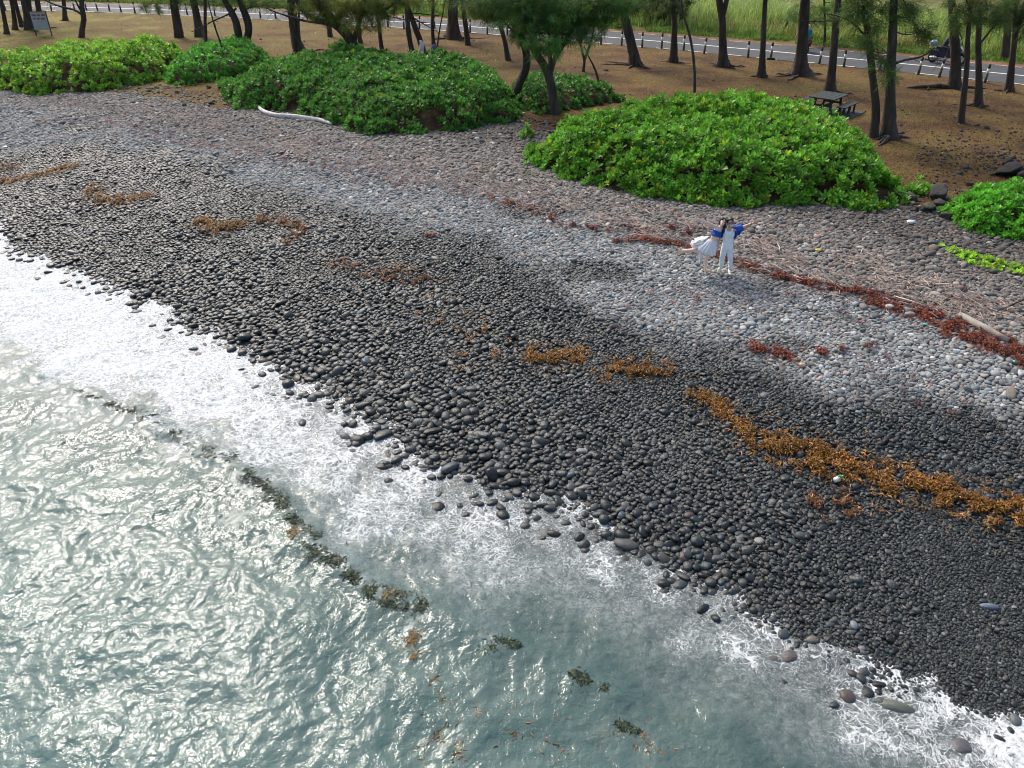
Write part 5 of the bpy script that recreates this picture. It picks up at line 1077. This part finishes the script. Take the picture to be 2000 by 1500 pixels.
weed([(1040, 688), (1058, 708), (1080, 704), (1105, 694), (1142, 700)], .22, 2565, OR, 'orange seaweed clump in the centre of the beach', seed=8)
weed([(1172, 730), (1195, 728), (1222, 722), (1250, 722), (1300, 728)], .22, 1485, OR, 'smaller orange clump right of the central one', cl=.6, seed=9)
weed([(1350, 768), (1385, 782), (1412, 805), (1436, 825), (1455, 835)], .17, 1350, OR, 'thin start of the long orange seaweed trail', seed=10)
weed([(1465, 850), (1500, 868), (1540, 888), (1590, 898), (1640, 912), (1700, 930), (1742, 946)], .30, 7600, OR, 'broad main heap of orange seaweed on the lower right', cl=.58, seed=11)
weed([(1768, 940), (1820, 955), (1852, 972), (1890, 988), (1940, 1004), (2010, 1004)], .27, 5800, OR, 'orange seaweed heap reaching the right picture edge', cl=.6, seed=12)
weed([(1585, 985), (1640, 992), (1690, 1000)], .3, 351, OR2, name='seaweed_scraps', cl=.8, seed=13)
weed([(1200, 474), (1260, 471), (1320, 479), (1352, 489)], .11, 2025, RD, 'narrow red seaweed ribbon ending at the lifted foot', seed=14, ln=.052)
weed([(1385, 498), (1450, 520), (1500, 535), (1550, 550), (1620, 566), (1680, 572), (1722, 582)], .15, 4860, RD, 'long red seaweed ribbon right of the couple', seed=15, ln=.052)
weed([(1700, 588), (1750, 600), (1810, 618), (1850, 630), (1862, 655), (1900, 668), (1945, 682), (2010, 715)], .23, 8370, RD, 'wide rust red seaweed belt beside the grey log', seed=16, ln=.052)
weed([(1885, 630), (1925, 648), (1965, 668), (2010, 698)], .10, 1755, RD, 'red seaweed strip behind the grey log', seed=17, ln=.052)
weed([(955, 388), (1000, 402), (1040, 412), (1062, 422), (1080, 430), (1086, 442)], .16, 1215, RD, name='seaweed_scraps', cl=.7, seed=18, ln=.052)
weed([(1085, 443), (1130, 446), (1190, 452), (1250, 455), (1300, 446), (1375, 465)], .2, 1350, RD2, name='seaweed_scraps', cl=.75, seed=19, ln=.052)
weed([(1468, 680), (1500, 690), (1535, 700), (1560, 695)], .17, 1215, RD, 'short red seaweed streak on the grey lower stones', cl=.6, seed=20, ln=.052)
weed([(1600, 695), (1612, 690), (1650, 685)], .12, 297, RD, 'tiny red tuft right of the short red streak', cl=.7, seed=21, ln=.052)
weed([(830, 462), (848, 464)], .07, 175, RD, 'lone red seaweed spot in the upper centre', seed=22, ln=.052)
weed([(60, 238), (200, 245), (320, 270), (450, 300), (600, 320), (680, 335), (760, 355), (850, 372), (930, 385)], .6, 4200, RD2, cl=.72, seed=23, ln=.052, name='seaweed_scraps')
weed([(1280, 580), (1400, 592), (1460, 596), (1545, 588), (1640, 595), (1760, 770), (1860, 800)], .5, 1215, RD2, cl=.92, seed=24, ln=.052, name='seaweed_scraps')
DG = (.045, .068, .034); OS = (.24, .16, .06)
for i, (pts, w, n, c_, lb) in enumerate([
    ([(498, 940), (525, 958), (548, 980), (560, 1000)], .12, 700, DG, 'dark green weed drifting along the wave crease, upper piece'), ([(570, 1040), (578, 1056)], .10, 220, OS, 'golden weed knot floating in the wave crease'), ([(600, 1070), (625, 1090), (660, 1102)], .13, 600, DG, 'dark green weed below the golden knot'),
    ([(715, 1158), (750, 1172), (790, 1180), (832, 1192)], .15, 1200, DG, 'long dark green weed mass at the end of the crease'), ([(757, 1168), (772, 1172)], .08, 160, OS, 'golden edge on the long dark weed mass'), ([(922, 1258), (960, 1264), (1012, 1268)], .07, 600, DG, 'dark spindle of weed floating in clear water'),
    ([(1108, 1318), (1140, 1335), (1188, 1358)], .07, 600, DG, 'slanting dark weed strand in clear water'), ([(1203, 1414), (1225, 1420), (1246, 1427)], .05, 300, DG, 'short dark weed piece near the bottom'), ([(795, 1235), (812, 1256), (806, 1285)], .10, 300, OS, 'golden weed floating below the long dark mass')]):
    weed(pts, w * .85, int(n * 1.0), c_, lb, up=0.0, z=.028, cl=.55, seed=60 + i, ln=.042, name='floating_seaweed', group='weed floating in the shallows')
weed([(150, 765), (200, 785), (300, 825), (390, 872), (450, 905), (500, 942), (560, 1005), (660, 1105), (720, 1160)], -0.001 + .16, 1300, (.035, .055, .024), z=.03, up=0, cl=.72, seed=79, name='weed_and_trough_bits')  # dark flakes added to suggest the dark trough along the wave crease
weed([(850, 1330), (855, 1400), (862, 1480), (945, 1460), (1000, 1440)], .22, 500, (.22, .15, .07), z=.01, up=0, cl=.8, seed=80, name='weed_and_trough_bits')
weed([(1080, 1400), (1190, 1440), (1300, 1450), (1310, 1485), (1200, 1490), (880, 1372)], .22, 500, (.24, .13, .06), z=.01, up=0, cl=.8, seed=81, name='weed_and_trough_bits')

# ------------------------------------------------------------------ small litter
M_green = pm('green_plastic', (.01, .42, .12), .35, .1, 4, 0); M_wp = pm('white_plastic', (.80, .80, .78), .4, .08, 4, 0); M_tq = pm('turquoise_plastic', (.05, .55, .50), .4, .1, 4, 0); M_shell = pm('shell', (.55, .36, .20), .45, .35, 9, .2); M_yel = pm('yellow_leaf', (.45, .36, .06), .6, .2, 5, 0); M_pale = pm('pale_stone', (.46, .43, .38), .8, .15, 5, .2); M_cloth = pm('white_cloth', (.62, .64, .66), .9, .12, 6, .3)
g = ground(1637, 940); e = empty('plastic_bottle', g + np.array([0, 0, .09]), 'green and white plastic bottle lying by the orange seaweed', 'bottle', rz=.6); b = MB(); b.tube([(-.02, 0, 0), (.06, 0, 0), (.10, 0, 0)], [.055, .055, .025], 12); b.build('label', M_green, e, True); b = MB(); b.tube([(-.15, 0, 0), (-.13, 0, 0), (-.02, 0, 0)], [.03, .054, .054], 12); b.build('body', M_wp, e, True); MB().tube([(.10, 0, 0), (.14, 0, 0)], [.02, .02], 10).build('cap', M_wp, e, True)
def blob(name, px, py, s, mat, label, cat, fl=.5, seed=1, up=.08):
    r = np.random.default_rng(seed); V = pebble_shape(seed % 9, IV2) * (1 + .25 * r.normal(size=(len(IV2), 1)) * (fl < .4)) * np.array([1, .7, fl]) * s; g = ground(px, py); o = mk(name, V, IF2, mat, smooth=fl >= .4); o.location = g + np.array([0, 0, up]); tag(o, label, cat)
blob('sea_shell', 1565, 718, .09, M_shell, 'orange and cream shell on grey stones', 'shell', .6, 3); blob('plastic_bag', 1778, 438, .15, M_wp, 'crumpled white plastic bag on brown stones below the boulders', 'bag', .35, 4); blob('plastic_scrap', 12, 290, .12, M_wp, 'small white plastic scrap at the far left', 'litter', .3, 5)
blob('plastic_scrap', 1806, 638, .06, M_tq, 'tiny turquoise plastic bit left of the red belt', 'litter', .5, 6); blob('plastic_scrap', 1982, 712, .10, M_tq, 'turquoise plastic shard below the red belt at right', 'litter', .35, 7); blob('fallen_leaf', 1597, 493, .11, M_yel, 'yellow fallen leaf on the brown stones right of the couple', 'leaf', .2, 8)
blob('pale_stone', 1303, 572, .12, M_pale, 'cream stone below the couple to the left', 'stone', .6, 2); blob('pale_stone', 1737, 605, .13, M_pale, 'cream stone lying in the red seaweed ribbon', 'stone', .6, 5); blob('pale_stone', 1705, 571, .11, M_pale, 'pale flat stone at the upper end of the red belt', 'stone', .5, 1)
g = ground(822, 114); b = MB(); b.ell((0, 0, .55), (.17, .13, .34), None, 10, 8); b.ell((-.1, 0, .86), (.12, .1, .10), None, 10, 6); b.ell((.06, .02, .22), (.13, .12, .2)); o = b.build('white_sack', M_cloth, None, voxel=.03); o.location = g + np.array([0, 0, .15]); o.rotation_euler = (0, .18, 0); tag(o, 'crumpled white sack hanging between the crossing trunks', 'sack')
g = ground(848, 112); b = MB(); b.ell((0, 0, .45), (.2, .14, .22), None, 10, 8); b.ell((.02, 0, .62), (.1, .08, .09)); o = b.build('blue_bag', pm('blue_bag', (.10, .12, .22), .7, .3, 6, .3), None, voxel=.03); o.location = g + np.array([0, 0, .1]); tag(o, 'dull blue bag behind the shrub by the pencil thin stem', 'bag')
# ------------------------------------------------------------------ the couple
gm = ground(1416, 537); YM = float(gm[1]); GZM = float(gm[2])
def Pc(cx, cy, dy=0.0): return at_y(1300 + cx * .11, 400 + cy * .11, YM + dy)
M_fair = pm('fair_skin', (.84, .60, .50), .5, .06, 6, 0); M_tan = pm('warm_skin', (.58, .37, .26), .5, .06, 6, 0); M_hair = pm('black_hair', (.012, .009, .008), .45, .4, 30, .3); M_tank = pm('white_jersey', (.82, .88, .96), .85, .03, 10, .25); M_trous = pm('pale_trousers', (.74, .80, .83), .9, .05, 8, .35)
M_roy = pm('royal_blue', (.008, .075, .42), .75, .25, 8, .3); M_roy_shade = pm('royal_blue_shade', (.006, .02, .09), .8, .25, 8, .3); M_tulle = pm('white_tulle', (.88, .90, .91), .9, .05, 10, .2, trans=.12); M_sole = pm('white_shoe', (.74, .76, .74), .6, .06, 9, .1); M_lens = pm('dark_red_lens', (.05, .008, .01), .08, .2, 5, 0, spec=.8); M_teeth = pm('teeth', (.8, .78, .74), .3, .02, 5, 0); M_lip = pm('lips', (.42, .10, .09), .5, .1, 5, 0); M_sand = pm('sandal', (.60, .44, .24), .7, .1, 8, .1); M_eye = pm('eye', (.015, .01, .008), .2, .1, 5, 0); M_watch = pm('watch', (.03, .03, .03), .3, .1, 5, 0)
def hand(b, palm, tips, thumb, wrist, r=.0125):
    palm = np.array(palm); b.cap(wrist, palm, .027, .03); b.ell(palm, (.042, .024, .042))
    for t in tips:
        t = np.array(t); base = palm + (t - palm) * .35; mid = palm + (t - palm) * .68 + np.array([0, -.008, 0]); b.cap(base, mid, r * 1.1, r); b.cap(mid, t, r, r * .82)
    m = (palm + np.array(thumb)) / 2 + np.array([0, -.01, 0]); b.cap(palm, m, r * 1.4, r * 1.15); b.cap(m, thumb, r * 1.15, r * .9)
def head(b, c, tilt, w=.078, h=.112, dark=False):
    R = np.array(Matrix.Rotation(tilt, 3, 'Y') @ Matrix.Rotation(-.22, 3, 'X'))
    f = lambda x, y, z: np.array(c) + R @ np.array([x, y, z])
    b.ell(f(0, .015, .018), (w, .098, h * .88), R, 16, 12); b.ell(f(0, -.02, -.055), (w * .70, .07, .062), R, 14, 10); b.cap(f(0, -.086, .006), f(0, -.104, -.022), .009, .014); b.ell(f(0, -.086, -.058), (.026, .014, .010), R)
    for s in (-1, 1): b.ell(f(s * w * 1.0, .012, -.005), (.012, .02, .03), R); b.ell(f(s * .034, -.074, -.02), (.024, .02, .022), R); b.ell(f(s * .030, -.082, .035), (.022, .012, .008), R)
    return f, R
# --- man
man = empty('person', (gm[0], gm[1], GZM), 'man in white tank top and pale trousers wearing sunglasses, arm flung out', 'person', 'couple posing on the stones')
b = MB(); hc = Pc(1142, 352, -.02); fM, RM = head(b, hc, -.08)
b.cap(Pc(1128, 415), Pc(1118, 470), .054, .062); b.cap(Pc(1048, 478), Pc(1205, 470), .062, .062); b.ell(Pc(1115, 545), (.165, .11, .17)); b.ell(Pc(1106, 660), (.145, .10, .16)); b.ell(Pc(1092, 765), (.155, .11, .12))
b.cap(Pc(1212, 466), Pc(1372, 424, -.06), .056, .046); b.cap(Pc(1372, 424, -.06), Pc(1520, 362, -.12), .045, .032)
hand(b, Pc(1572, 342, -.13), [Pc(1632, 288, -.14), Pc(1655, 300, -.16), Pc(1658, 322, -.16), Pc(1640, 345, -.15)], Pc(1570, 300, -.16), Pc(1520, 362, -.12))
b.cap(Pc(1040, 478), Pc(970, 600, .03), .048, .040); b.cap(Pc(970, 600, .03), Pc(938, 700, -.06), .038, .026); hand(b, Pc(934, 735, -.08), [Pc(912, 768, -.10), Pc(924, 780, -.11), Pc(938, 780, -.11), Pc(950, 770, -.10)], Pc(955, 742, -.12), Pc(938, 700, -.06))
KL, KR, AL, AR = Pc(1002, 950, -.06), Pc(1148, 955, -.05), Pc(968, 1130, .02), Pc(1138, 1165, .0)
b.cap(Pc(1048, 760), KL, .088, .058); b.cap(KL, AL, .056, .036); b.cap(Pc(1132, 760), KR, .088, .058); b.cap(KR, AR, .056, .036)
TL, TR = Pc(925, 1215, -.16), Pc(1148, 1262, -.17); 
for A, T in ((AL, TL), (AR, TR)): b.cap(A + np.array([0, .02, -.05]), np.array([T[0], T[1], T[2]]) + np.array([0, .02, .03]), .034, .026)
bm_ = b.build('body', M_tan, man, world=True, voxel=.0075, smit=3)
b = MB()
for x_, y_, z_, rx, ry, rz in [(0, .04, .062, .092, .100, .078), (-.05, 0, .092, .05, .06, .04), (.05, 0, .09, .055, .06, .04), (.02, -.045, .105, .055, .035, .022), (0, .075, 0, .085, .06, .09), (-.075, .02, .03, .028, .05, .05), (.078, .02, .03, .028, .05, .06), (.02, .02, .12, .07, .08, .04)]: b.ell(fM(x_, y_, z_), (rx, ry, rz), RM)
b.build('hair', M_hair, man, world=True, voxel=.012, smit=2)
b = MB()
for s in (-1, 1): b.ell(fM(s * .036, -.086, .012), (.031, .012, .022), RM); b.cap(fM(s * .066, -.07, .014), fM(s * .082, .01, .012), .004)
b.cap(fM(-.01, -.096, .016), fM(.01, -.096, .016), .005); b.build('sunglasses', M_lens, man, True, world=True); b = MB(); b.ell(fM(0, -.094, -.052), (.027, .008, .009), RM); b.build('teeth', M_teeth, man, True, world=True)
b = MB(); b.ell(Pc(1114, 555), (.178, .124, .17)); b.ell(Pc(1106, 665), (.162, .118, .18)); b.ell(Pc(1094, 775), (.175, .128, .10)); b.tube([Pc(1100, 700), Pc(1094, 800)], [.155, .172], 20, True, .74)
for q in ((1062, 1068), (1172, 1180)): b.cap(Pc(q[1], 455, -.045), Pc(q[0], 535, -.085), .026, .035); b.cap(Pc(q[1], 455, -.045), Pc(q[1], 480, .05), .026, .03)
b.build('tank_top', M_tank, man, world=True, voxel=.012)
b = MB(); b.ell(Pc(1090, 790), (.172, .124, .12)); b.cap(Pc(1044, 790), KL, .105, .080); b.cap(KL, AL + np.array([0, 0, .045]), .078, .058); b.cap(Pc(1136, 790), KR, .105, .082); b.cap(KR, AR + np.array([0, 0, .05]), .080, .058)
for k in range(5): b.ell(KL + (AL - KL) * (.1 + .17 * k) + np.array([random.uniform(-.03, .03), -.03, 0]), (.07, .06, .035)); b.ell(KR + (AR - KR) * (.1 + .17 * k) + np.array([random.uniform(-.03, .03), -.03, 0]), (.072, .06, .035))
b.build('trousers', M_trous, man, world=True, voxel=.012, smit=3)
for A, T in ((AL, TL), (AR, TR)):
    h_ = A + np.array([0, .035, -.085]); b = MB(); b.cap(h_, T, .045, .040); b.cap(h_ + np.array([0, 0, .03]), (h_ + T) / 2 + np.array([0, 0, .02]), .045, .042); b.box((h_ + T) / 2 + np.array([0, 0, -.035]), (.07, .2, .02)); s_ = b.build('shoe', M_sole, man, world=True, voxel=.012, smit=2)
# open blue shirt: sleeve on the flung arm, back panel billowing, other sleeve in a blue with shade put in
b = MB(); b.cap(Pc(1195, 448, .03), Pc(1290, 440, -.01), .068, .088); b.cap(Pc(1290, 440, -.01), Pc(1350, 432, -.03), .088, .080)
def sheet(bb, A, B, n=14, th=.018, amp=.03, f=3.0, ph=0.0):
    A = np.array(A); B = np.array(B); V = []; tA = np.linspace(0, 1, len(A)); tt = np.linspace(0, 1, n)
    for s in (-1, 1):
        for i, t in enumerate(tt):
            a = np.array([np.interp(t, tA, A[:, k]) for k in range(3)]); c = np.array([np.interp(t, np.linspace(0, 1, len(B)), B[:, k]) for k in range(3)])
            for j in range(9):
                u = j / 8; p = a * (1 - u) + c * u; p = p + np.array([0, amp * math.sin(f * 6.28 * t + ph + 2.2 * u) * (.25 + u) + s * th / 2, 0]); V.append(p)
    m = n * 9; F = []
    for i in range(n - 1):
        for j in range(8): q = i * 9 + j; F += [[q, q + 1, q + 10, q + 9], [m + q + 9, m + q + 10, m + q + 1, m + q]]
    for i in range(n - 1): q = i * 9; F += [[q, q + 9, m + q + 9, m + q], [q + 17, q + 8, m + q + 8, m + q + 17]]
    e = (n - 1) * 9
    for j in range(8): F += [[j + 1, j, m + j, m + j + 1], [e + j, e + j + 1, m + e + j + 1, m + e + j]]
    bb.add(V, F)
sheet(b, [Pc(1205, 440, .06), Pc(1290, 430, .04), Pc(1375, 430, .02)], [Pc(1212, 640, .10), Pc(1290, 575, .12), Pc(1365, 500, .08)], 14, .022, .03, 2.2); sheet(b, [Pc(1060, 420, .10), Pc(1130, 415, .12), Pc(1210, 425, .10)], [Pc(1050, 640, .14), Pc(1130, 660, .16), Pc(1215, 640, .12)], 12, .022, .012, 2); b.cap(Pc(1340, 392, -.02), Pc(1368, 355, 0), .028, .018)
b.build('blue_shirt', M_roy, man, world=True, voxel=.012, smit=3)
b = MB(); b.cap(Pc(1042, 462, .02), Pc(1000, 540, .03), .066, .066); b.cap(Pc(1000, 540, .03), Pc(972, 598, .03), .064, .060); b.cap(Pc(1058, 430, .03), Pc(1025, 500, -.05), .04, .04); b.build('shaded_sleeve', M_roy_shade, man, world=True, voxel=.012)
b = MB(); b.torus((0, 0, 0), .031, .008, 16, 6, 'x'); b.v = [tuple(np.array(v) + Pc(1518, 363, -.12)) for v in b.v]; b.build('wristwatch', M_watch, man, True, world=True)
# --- woman
gw = ground(1376, 532)
wom = empty('person', (gw[0], gw[1], float(gw[2])), 'woman in blue crop top and white tulle skirt leaning in with one leg kicked back', 'person', 'couple posing on the stones')
b = MB(); hw = Pc(1010, 335, -.04); fW, RW_ = head(b, hw, .30, .074, .108)
b.cap(Pc(985, 395), Pc(950, 440), .044, .052); b.cap(Pc(890, 425), Pc(985, 445, .02), .050, .050); b.ell(Pc(915, 500), (.125, .09, .15), np.array(Matrix.Rotation(.28, 3, 'Y'))); b.ell(Pc(868, 600), (.105, .08, .14), np.array(Matrix.Rotation(.3, 3, 'Y'))); b.ell(Pc(828, 700), (.145, .11, .11))
for s in (-1, 1): b.ell(Pc(905 + s * 34, 525, -.055), (.045, .04, .045))
b.cap(Pc(888, 418), Pc(748, 350, -.04), .047, .039); b.cap(Pc(748, 350, -.04), Pc(625, 303, -.08), .038, .028); hand(b, Pc(586, 290, -.09), [Pc(522, 254, -.10), Pc(510, 270, -.12), Pc(514, 284, -.12), Pc(530, 298, -.11)], Pc(580, 262, -.12), Pc(625, 303, -.08), .0115)
b.cap(Pc(985, 445, .04), Pc(1085, 470, .19), .038, .033); b.cap(Pc(1085, 470, .19), Pc(1190, 455, .15), .032, .022); hand(b, Pc(1215, 452, .10), [Pc(1238, 458, .06), Pc(1240, 468, .05), Pc(1238, 478, .05), Pc(1232, 486, .05)], Pc(1225, 438, .05), Pc(1190, 455, .15), .0115)
K1, A1 = Pc(728, 940, -.06), Pc(700, 1150, .02); b.cap(Pc(800, 720), K1, .082, .052); b.cap(K1, K1 + (A1 - K1) * .35, .050, .052); b.cap(K1 + (A1 - K1) * .35, A1, .056, .036); F1 = Pc(785, 1192, -.10); b.cap(A1 + np.array([0, .02, -.05]), F1, .030, .022); b.ell(F1 + np.array([.0, 0, 0]), (.035, .045, .018))
K2, A2 = Pc(600, 825, .16), Pc(300, 842, .30); b.cap(Pc(775, 735, .03), K2, .080, .052); b.cap(K2, K2 + (A2 - K2) * .35, .050, .050); b.cap(K2 + (A2 - K2) * .35, A2, .055, .036); H2, T2 = Pc(262, 872, .32), Pc(270, 792, .22); b.cap(A2, H2, .030, .030); b.cap(Pc(235, 905, .3), Pc(285, 800, .24), .028, .022)
b.build('body', M_fair, wom, world=True, voxel=.0075, smit=3)
b = MB()
for x_, y_, z_, rx, ry, rz in [(0, .04, .05, .088, .10, .085), (-.045, .0, .082, .05, .075, .04), (.045, .0, .082, .05, .075, .04), (0, .085, -.02, .082, .055, .10), (.082, .02, -.02, .03, .055, .10), (-.082, .04, 0, .02, .05, .06)]: b.ell(fW(x_, y_, z_), (rx, ry, rz), RW_)
b.cap(fW(.085, .03, -.05), Pc(1062, 420, -.02), .042, .036); b.cap(Pc(1062, 420, -.02), Pc(1010, 480, -.06), .036, .022); b.cap(fW(.03, .09, -.06), Pc(1020, 430, .06), .05, .04); b.build('hair', M_hair, wom, world=True, voxel=.012, smit=2)
b = MB(); b.ell(fW(0, -.094, -.054), (.030, .009, .014), RW_); b.build('lips', M_lip, wom, True, world=True); b = MB(); b.ell(fW(0, -.098, -.052), (.025, .008, .008), RW_); b.build('teeth', M_teeth, wom, True, world=True); b = MB()
for s in (-1, 1): b.ell(fW(s * .031, -.084, .012), (.014, .008, .006), RW_); b.cap(fW(s * .018, -.09, .036), fW(s * .046, -.082, .038), .004)
b.build('eyes', M_eye, wom, True, world=True)
b = MB(); Rw = np.array(Matrix.Rotation(.28, 3, 'Y')); b.ell(Pc(907, 520), (.146, .128, .085), Rw); b.ell(Pc(900, 560), (.138, .108, .05), Rw)
for k in range(16):
    a = k / 16 * 6.28; b.ell(Pc(897, 562) + Rw @ np.array([.135 * math.cos(a), .11 * math.sin(a), .012 * math.sin(3 * a)]), (.03, .03, .04))
    b.ell(Pc(912, 488) + Rw @ np.array([.125 * math.cos(a), .10 * math.sin(a), .0]), (.025, .025, .022))
b.cap(Pc(930, 490, -.09), Pc(925, 415, -.05), .006); b.cap(Pc(958, 490, -.08), Pc(965, 430, -.04), .006); b.build('crop_top', M_roy, wom, world=True, voxel=.009, smit=2)
# skirt: two ruffled layers from waist to hem
def skirt(bb, w0, w1, r0, r1, rip, ph, n=72, m=12, th=.006):
    w0 = np.array(w0); w1 = np.array(w1); ax_ = (w1 - w0); V = []
    X = np.array([1., 0, -.25]); X /= np.linalg.norm(X); Yv = np.array([0, 1., 0])
    for s in (0, 1):
        for i in range(m):
            t = i / (m - 1); c = w0 + ax_ * t; R = r0 + (r1 - r0) * t ** .75 - s * th
            for k in range(n):
                a = 2 * math.pi * k / n; q = R * (1 + rip * t * math.sin(11 * a + ph + 1.5 * math.sin(3 * a)) + .5 * rip * t * math.sin(23 * a + 2 * ph)); V.append(c + X * q * math.cos(a) + Yv * q * .8 * math.sin(a) + np.array([0, 0, .02 * t * math.sin(7 * a + ph)]))
    N = n * m; F = []
    for i in range(m - 1):
        for k in range(n): a_ = i * n + k; c_ = i * n + (k + 1) % n; F += [[a_, c_, c_ + n, a_ + n], [N + a_ + n, N + c_ + n, N + c_, N + a_]]
    bb.add(V, F)
b = MB(); skirt(b, Pc(838, 655), Pc(735, 880), .128, .235, .10, 0); skirt(b, Pc(838, 650), Pc(720, 850), .130, .26, .13, 1.7); sk_ = b.build('tulle_skirt', M_tulle, wom, True, world=True)
b = MB()
sheet(b, [Pc(775, 590, .06), Pc(720, 600, .08), Pc(690, 680, .08), Pc(700, 800, .05)], [Pc(640, 615, .25), Pc(480, 660, .34), Pc(430, 720, .36), Pc(500, 850, .25)], 26, .010, .055, 4.2); sheet(b, [Pc(760, 600, .02), Pc(690, 650, .02), Pc(650, 740, .02)], [Pc(560, 650, .2), Pc(450, 720, .24), Pc(520, 830, .18)], 22, .010, .05, 3.6, 1.2); sheet(b, [Pc(770, 595, .10), Pc(700, 590, .14)], [Pc(660, 590, .3), Pc(500, 640, .38)], 16, .010, .05, 3.0, 2.0)
b.build('blown_veil', M_tulle, wom, True, world=True)
b = MB(); sheet(b, [Pc(575, 850, .12), Pc(640, 850, .10), Pc(690, 830, .06)], [Pc(595, 1060, .08), Pc(622, 1095, .06), Pc(650, 990, .05)], 12, .012, .035, 2.2); sheet(b, [Pc(870, 690, -.05), Pc(910, 690, -.03)], [Pc(800, 850, -.16), Pc(850, 790, -.10)], 8, .010, .03, 2); b.build('hanging_train', M_tulle, wom, True, world=True)
b = MB(); b.cap(A1 + np.array([-.01, .03, -.085]), F1 + np.array([.02, -.01, -.025]), .030, .034); b.cap(F1 + np.array([-.02, .0, .012]), F1 + np.array([.02, -.01, .015]), .014); b.build('sandal', M_sand, wom, True, world=True); b = MB(); b.cap(Pc(212, 912, .32), Pc(268, 800, .26), .026, .024); b.cap(Pc(255, 800, .2), Pc(290, 815, .22), .013); b.build('sandal', M_sand, wom, True, world=True)

man.location.z += .05; wom.location.z += .05
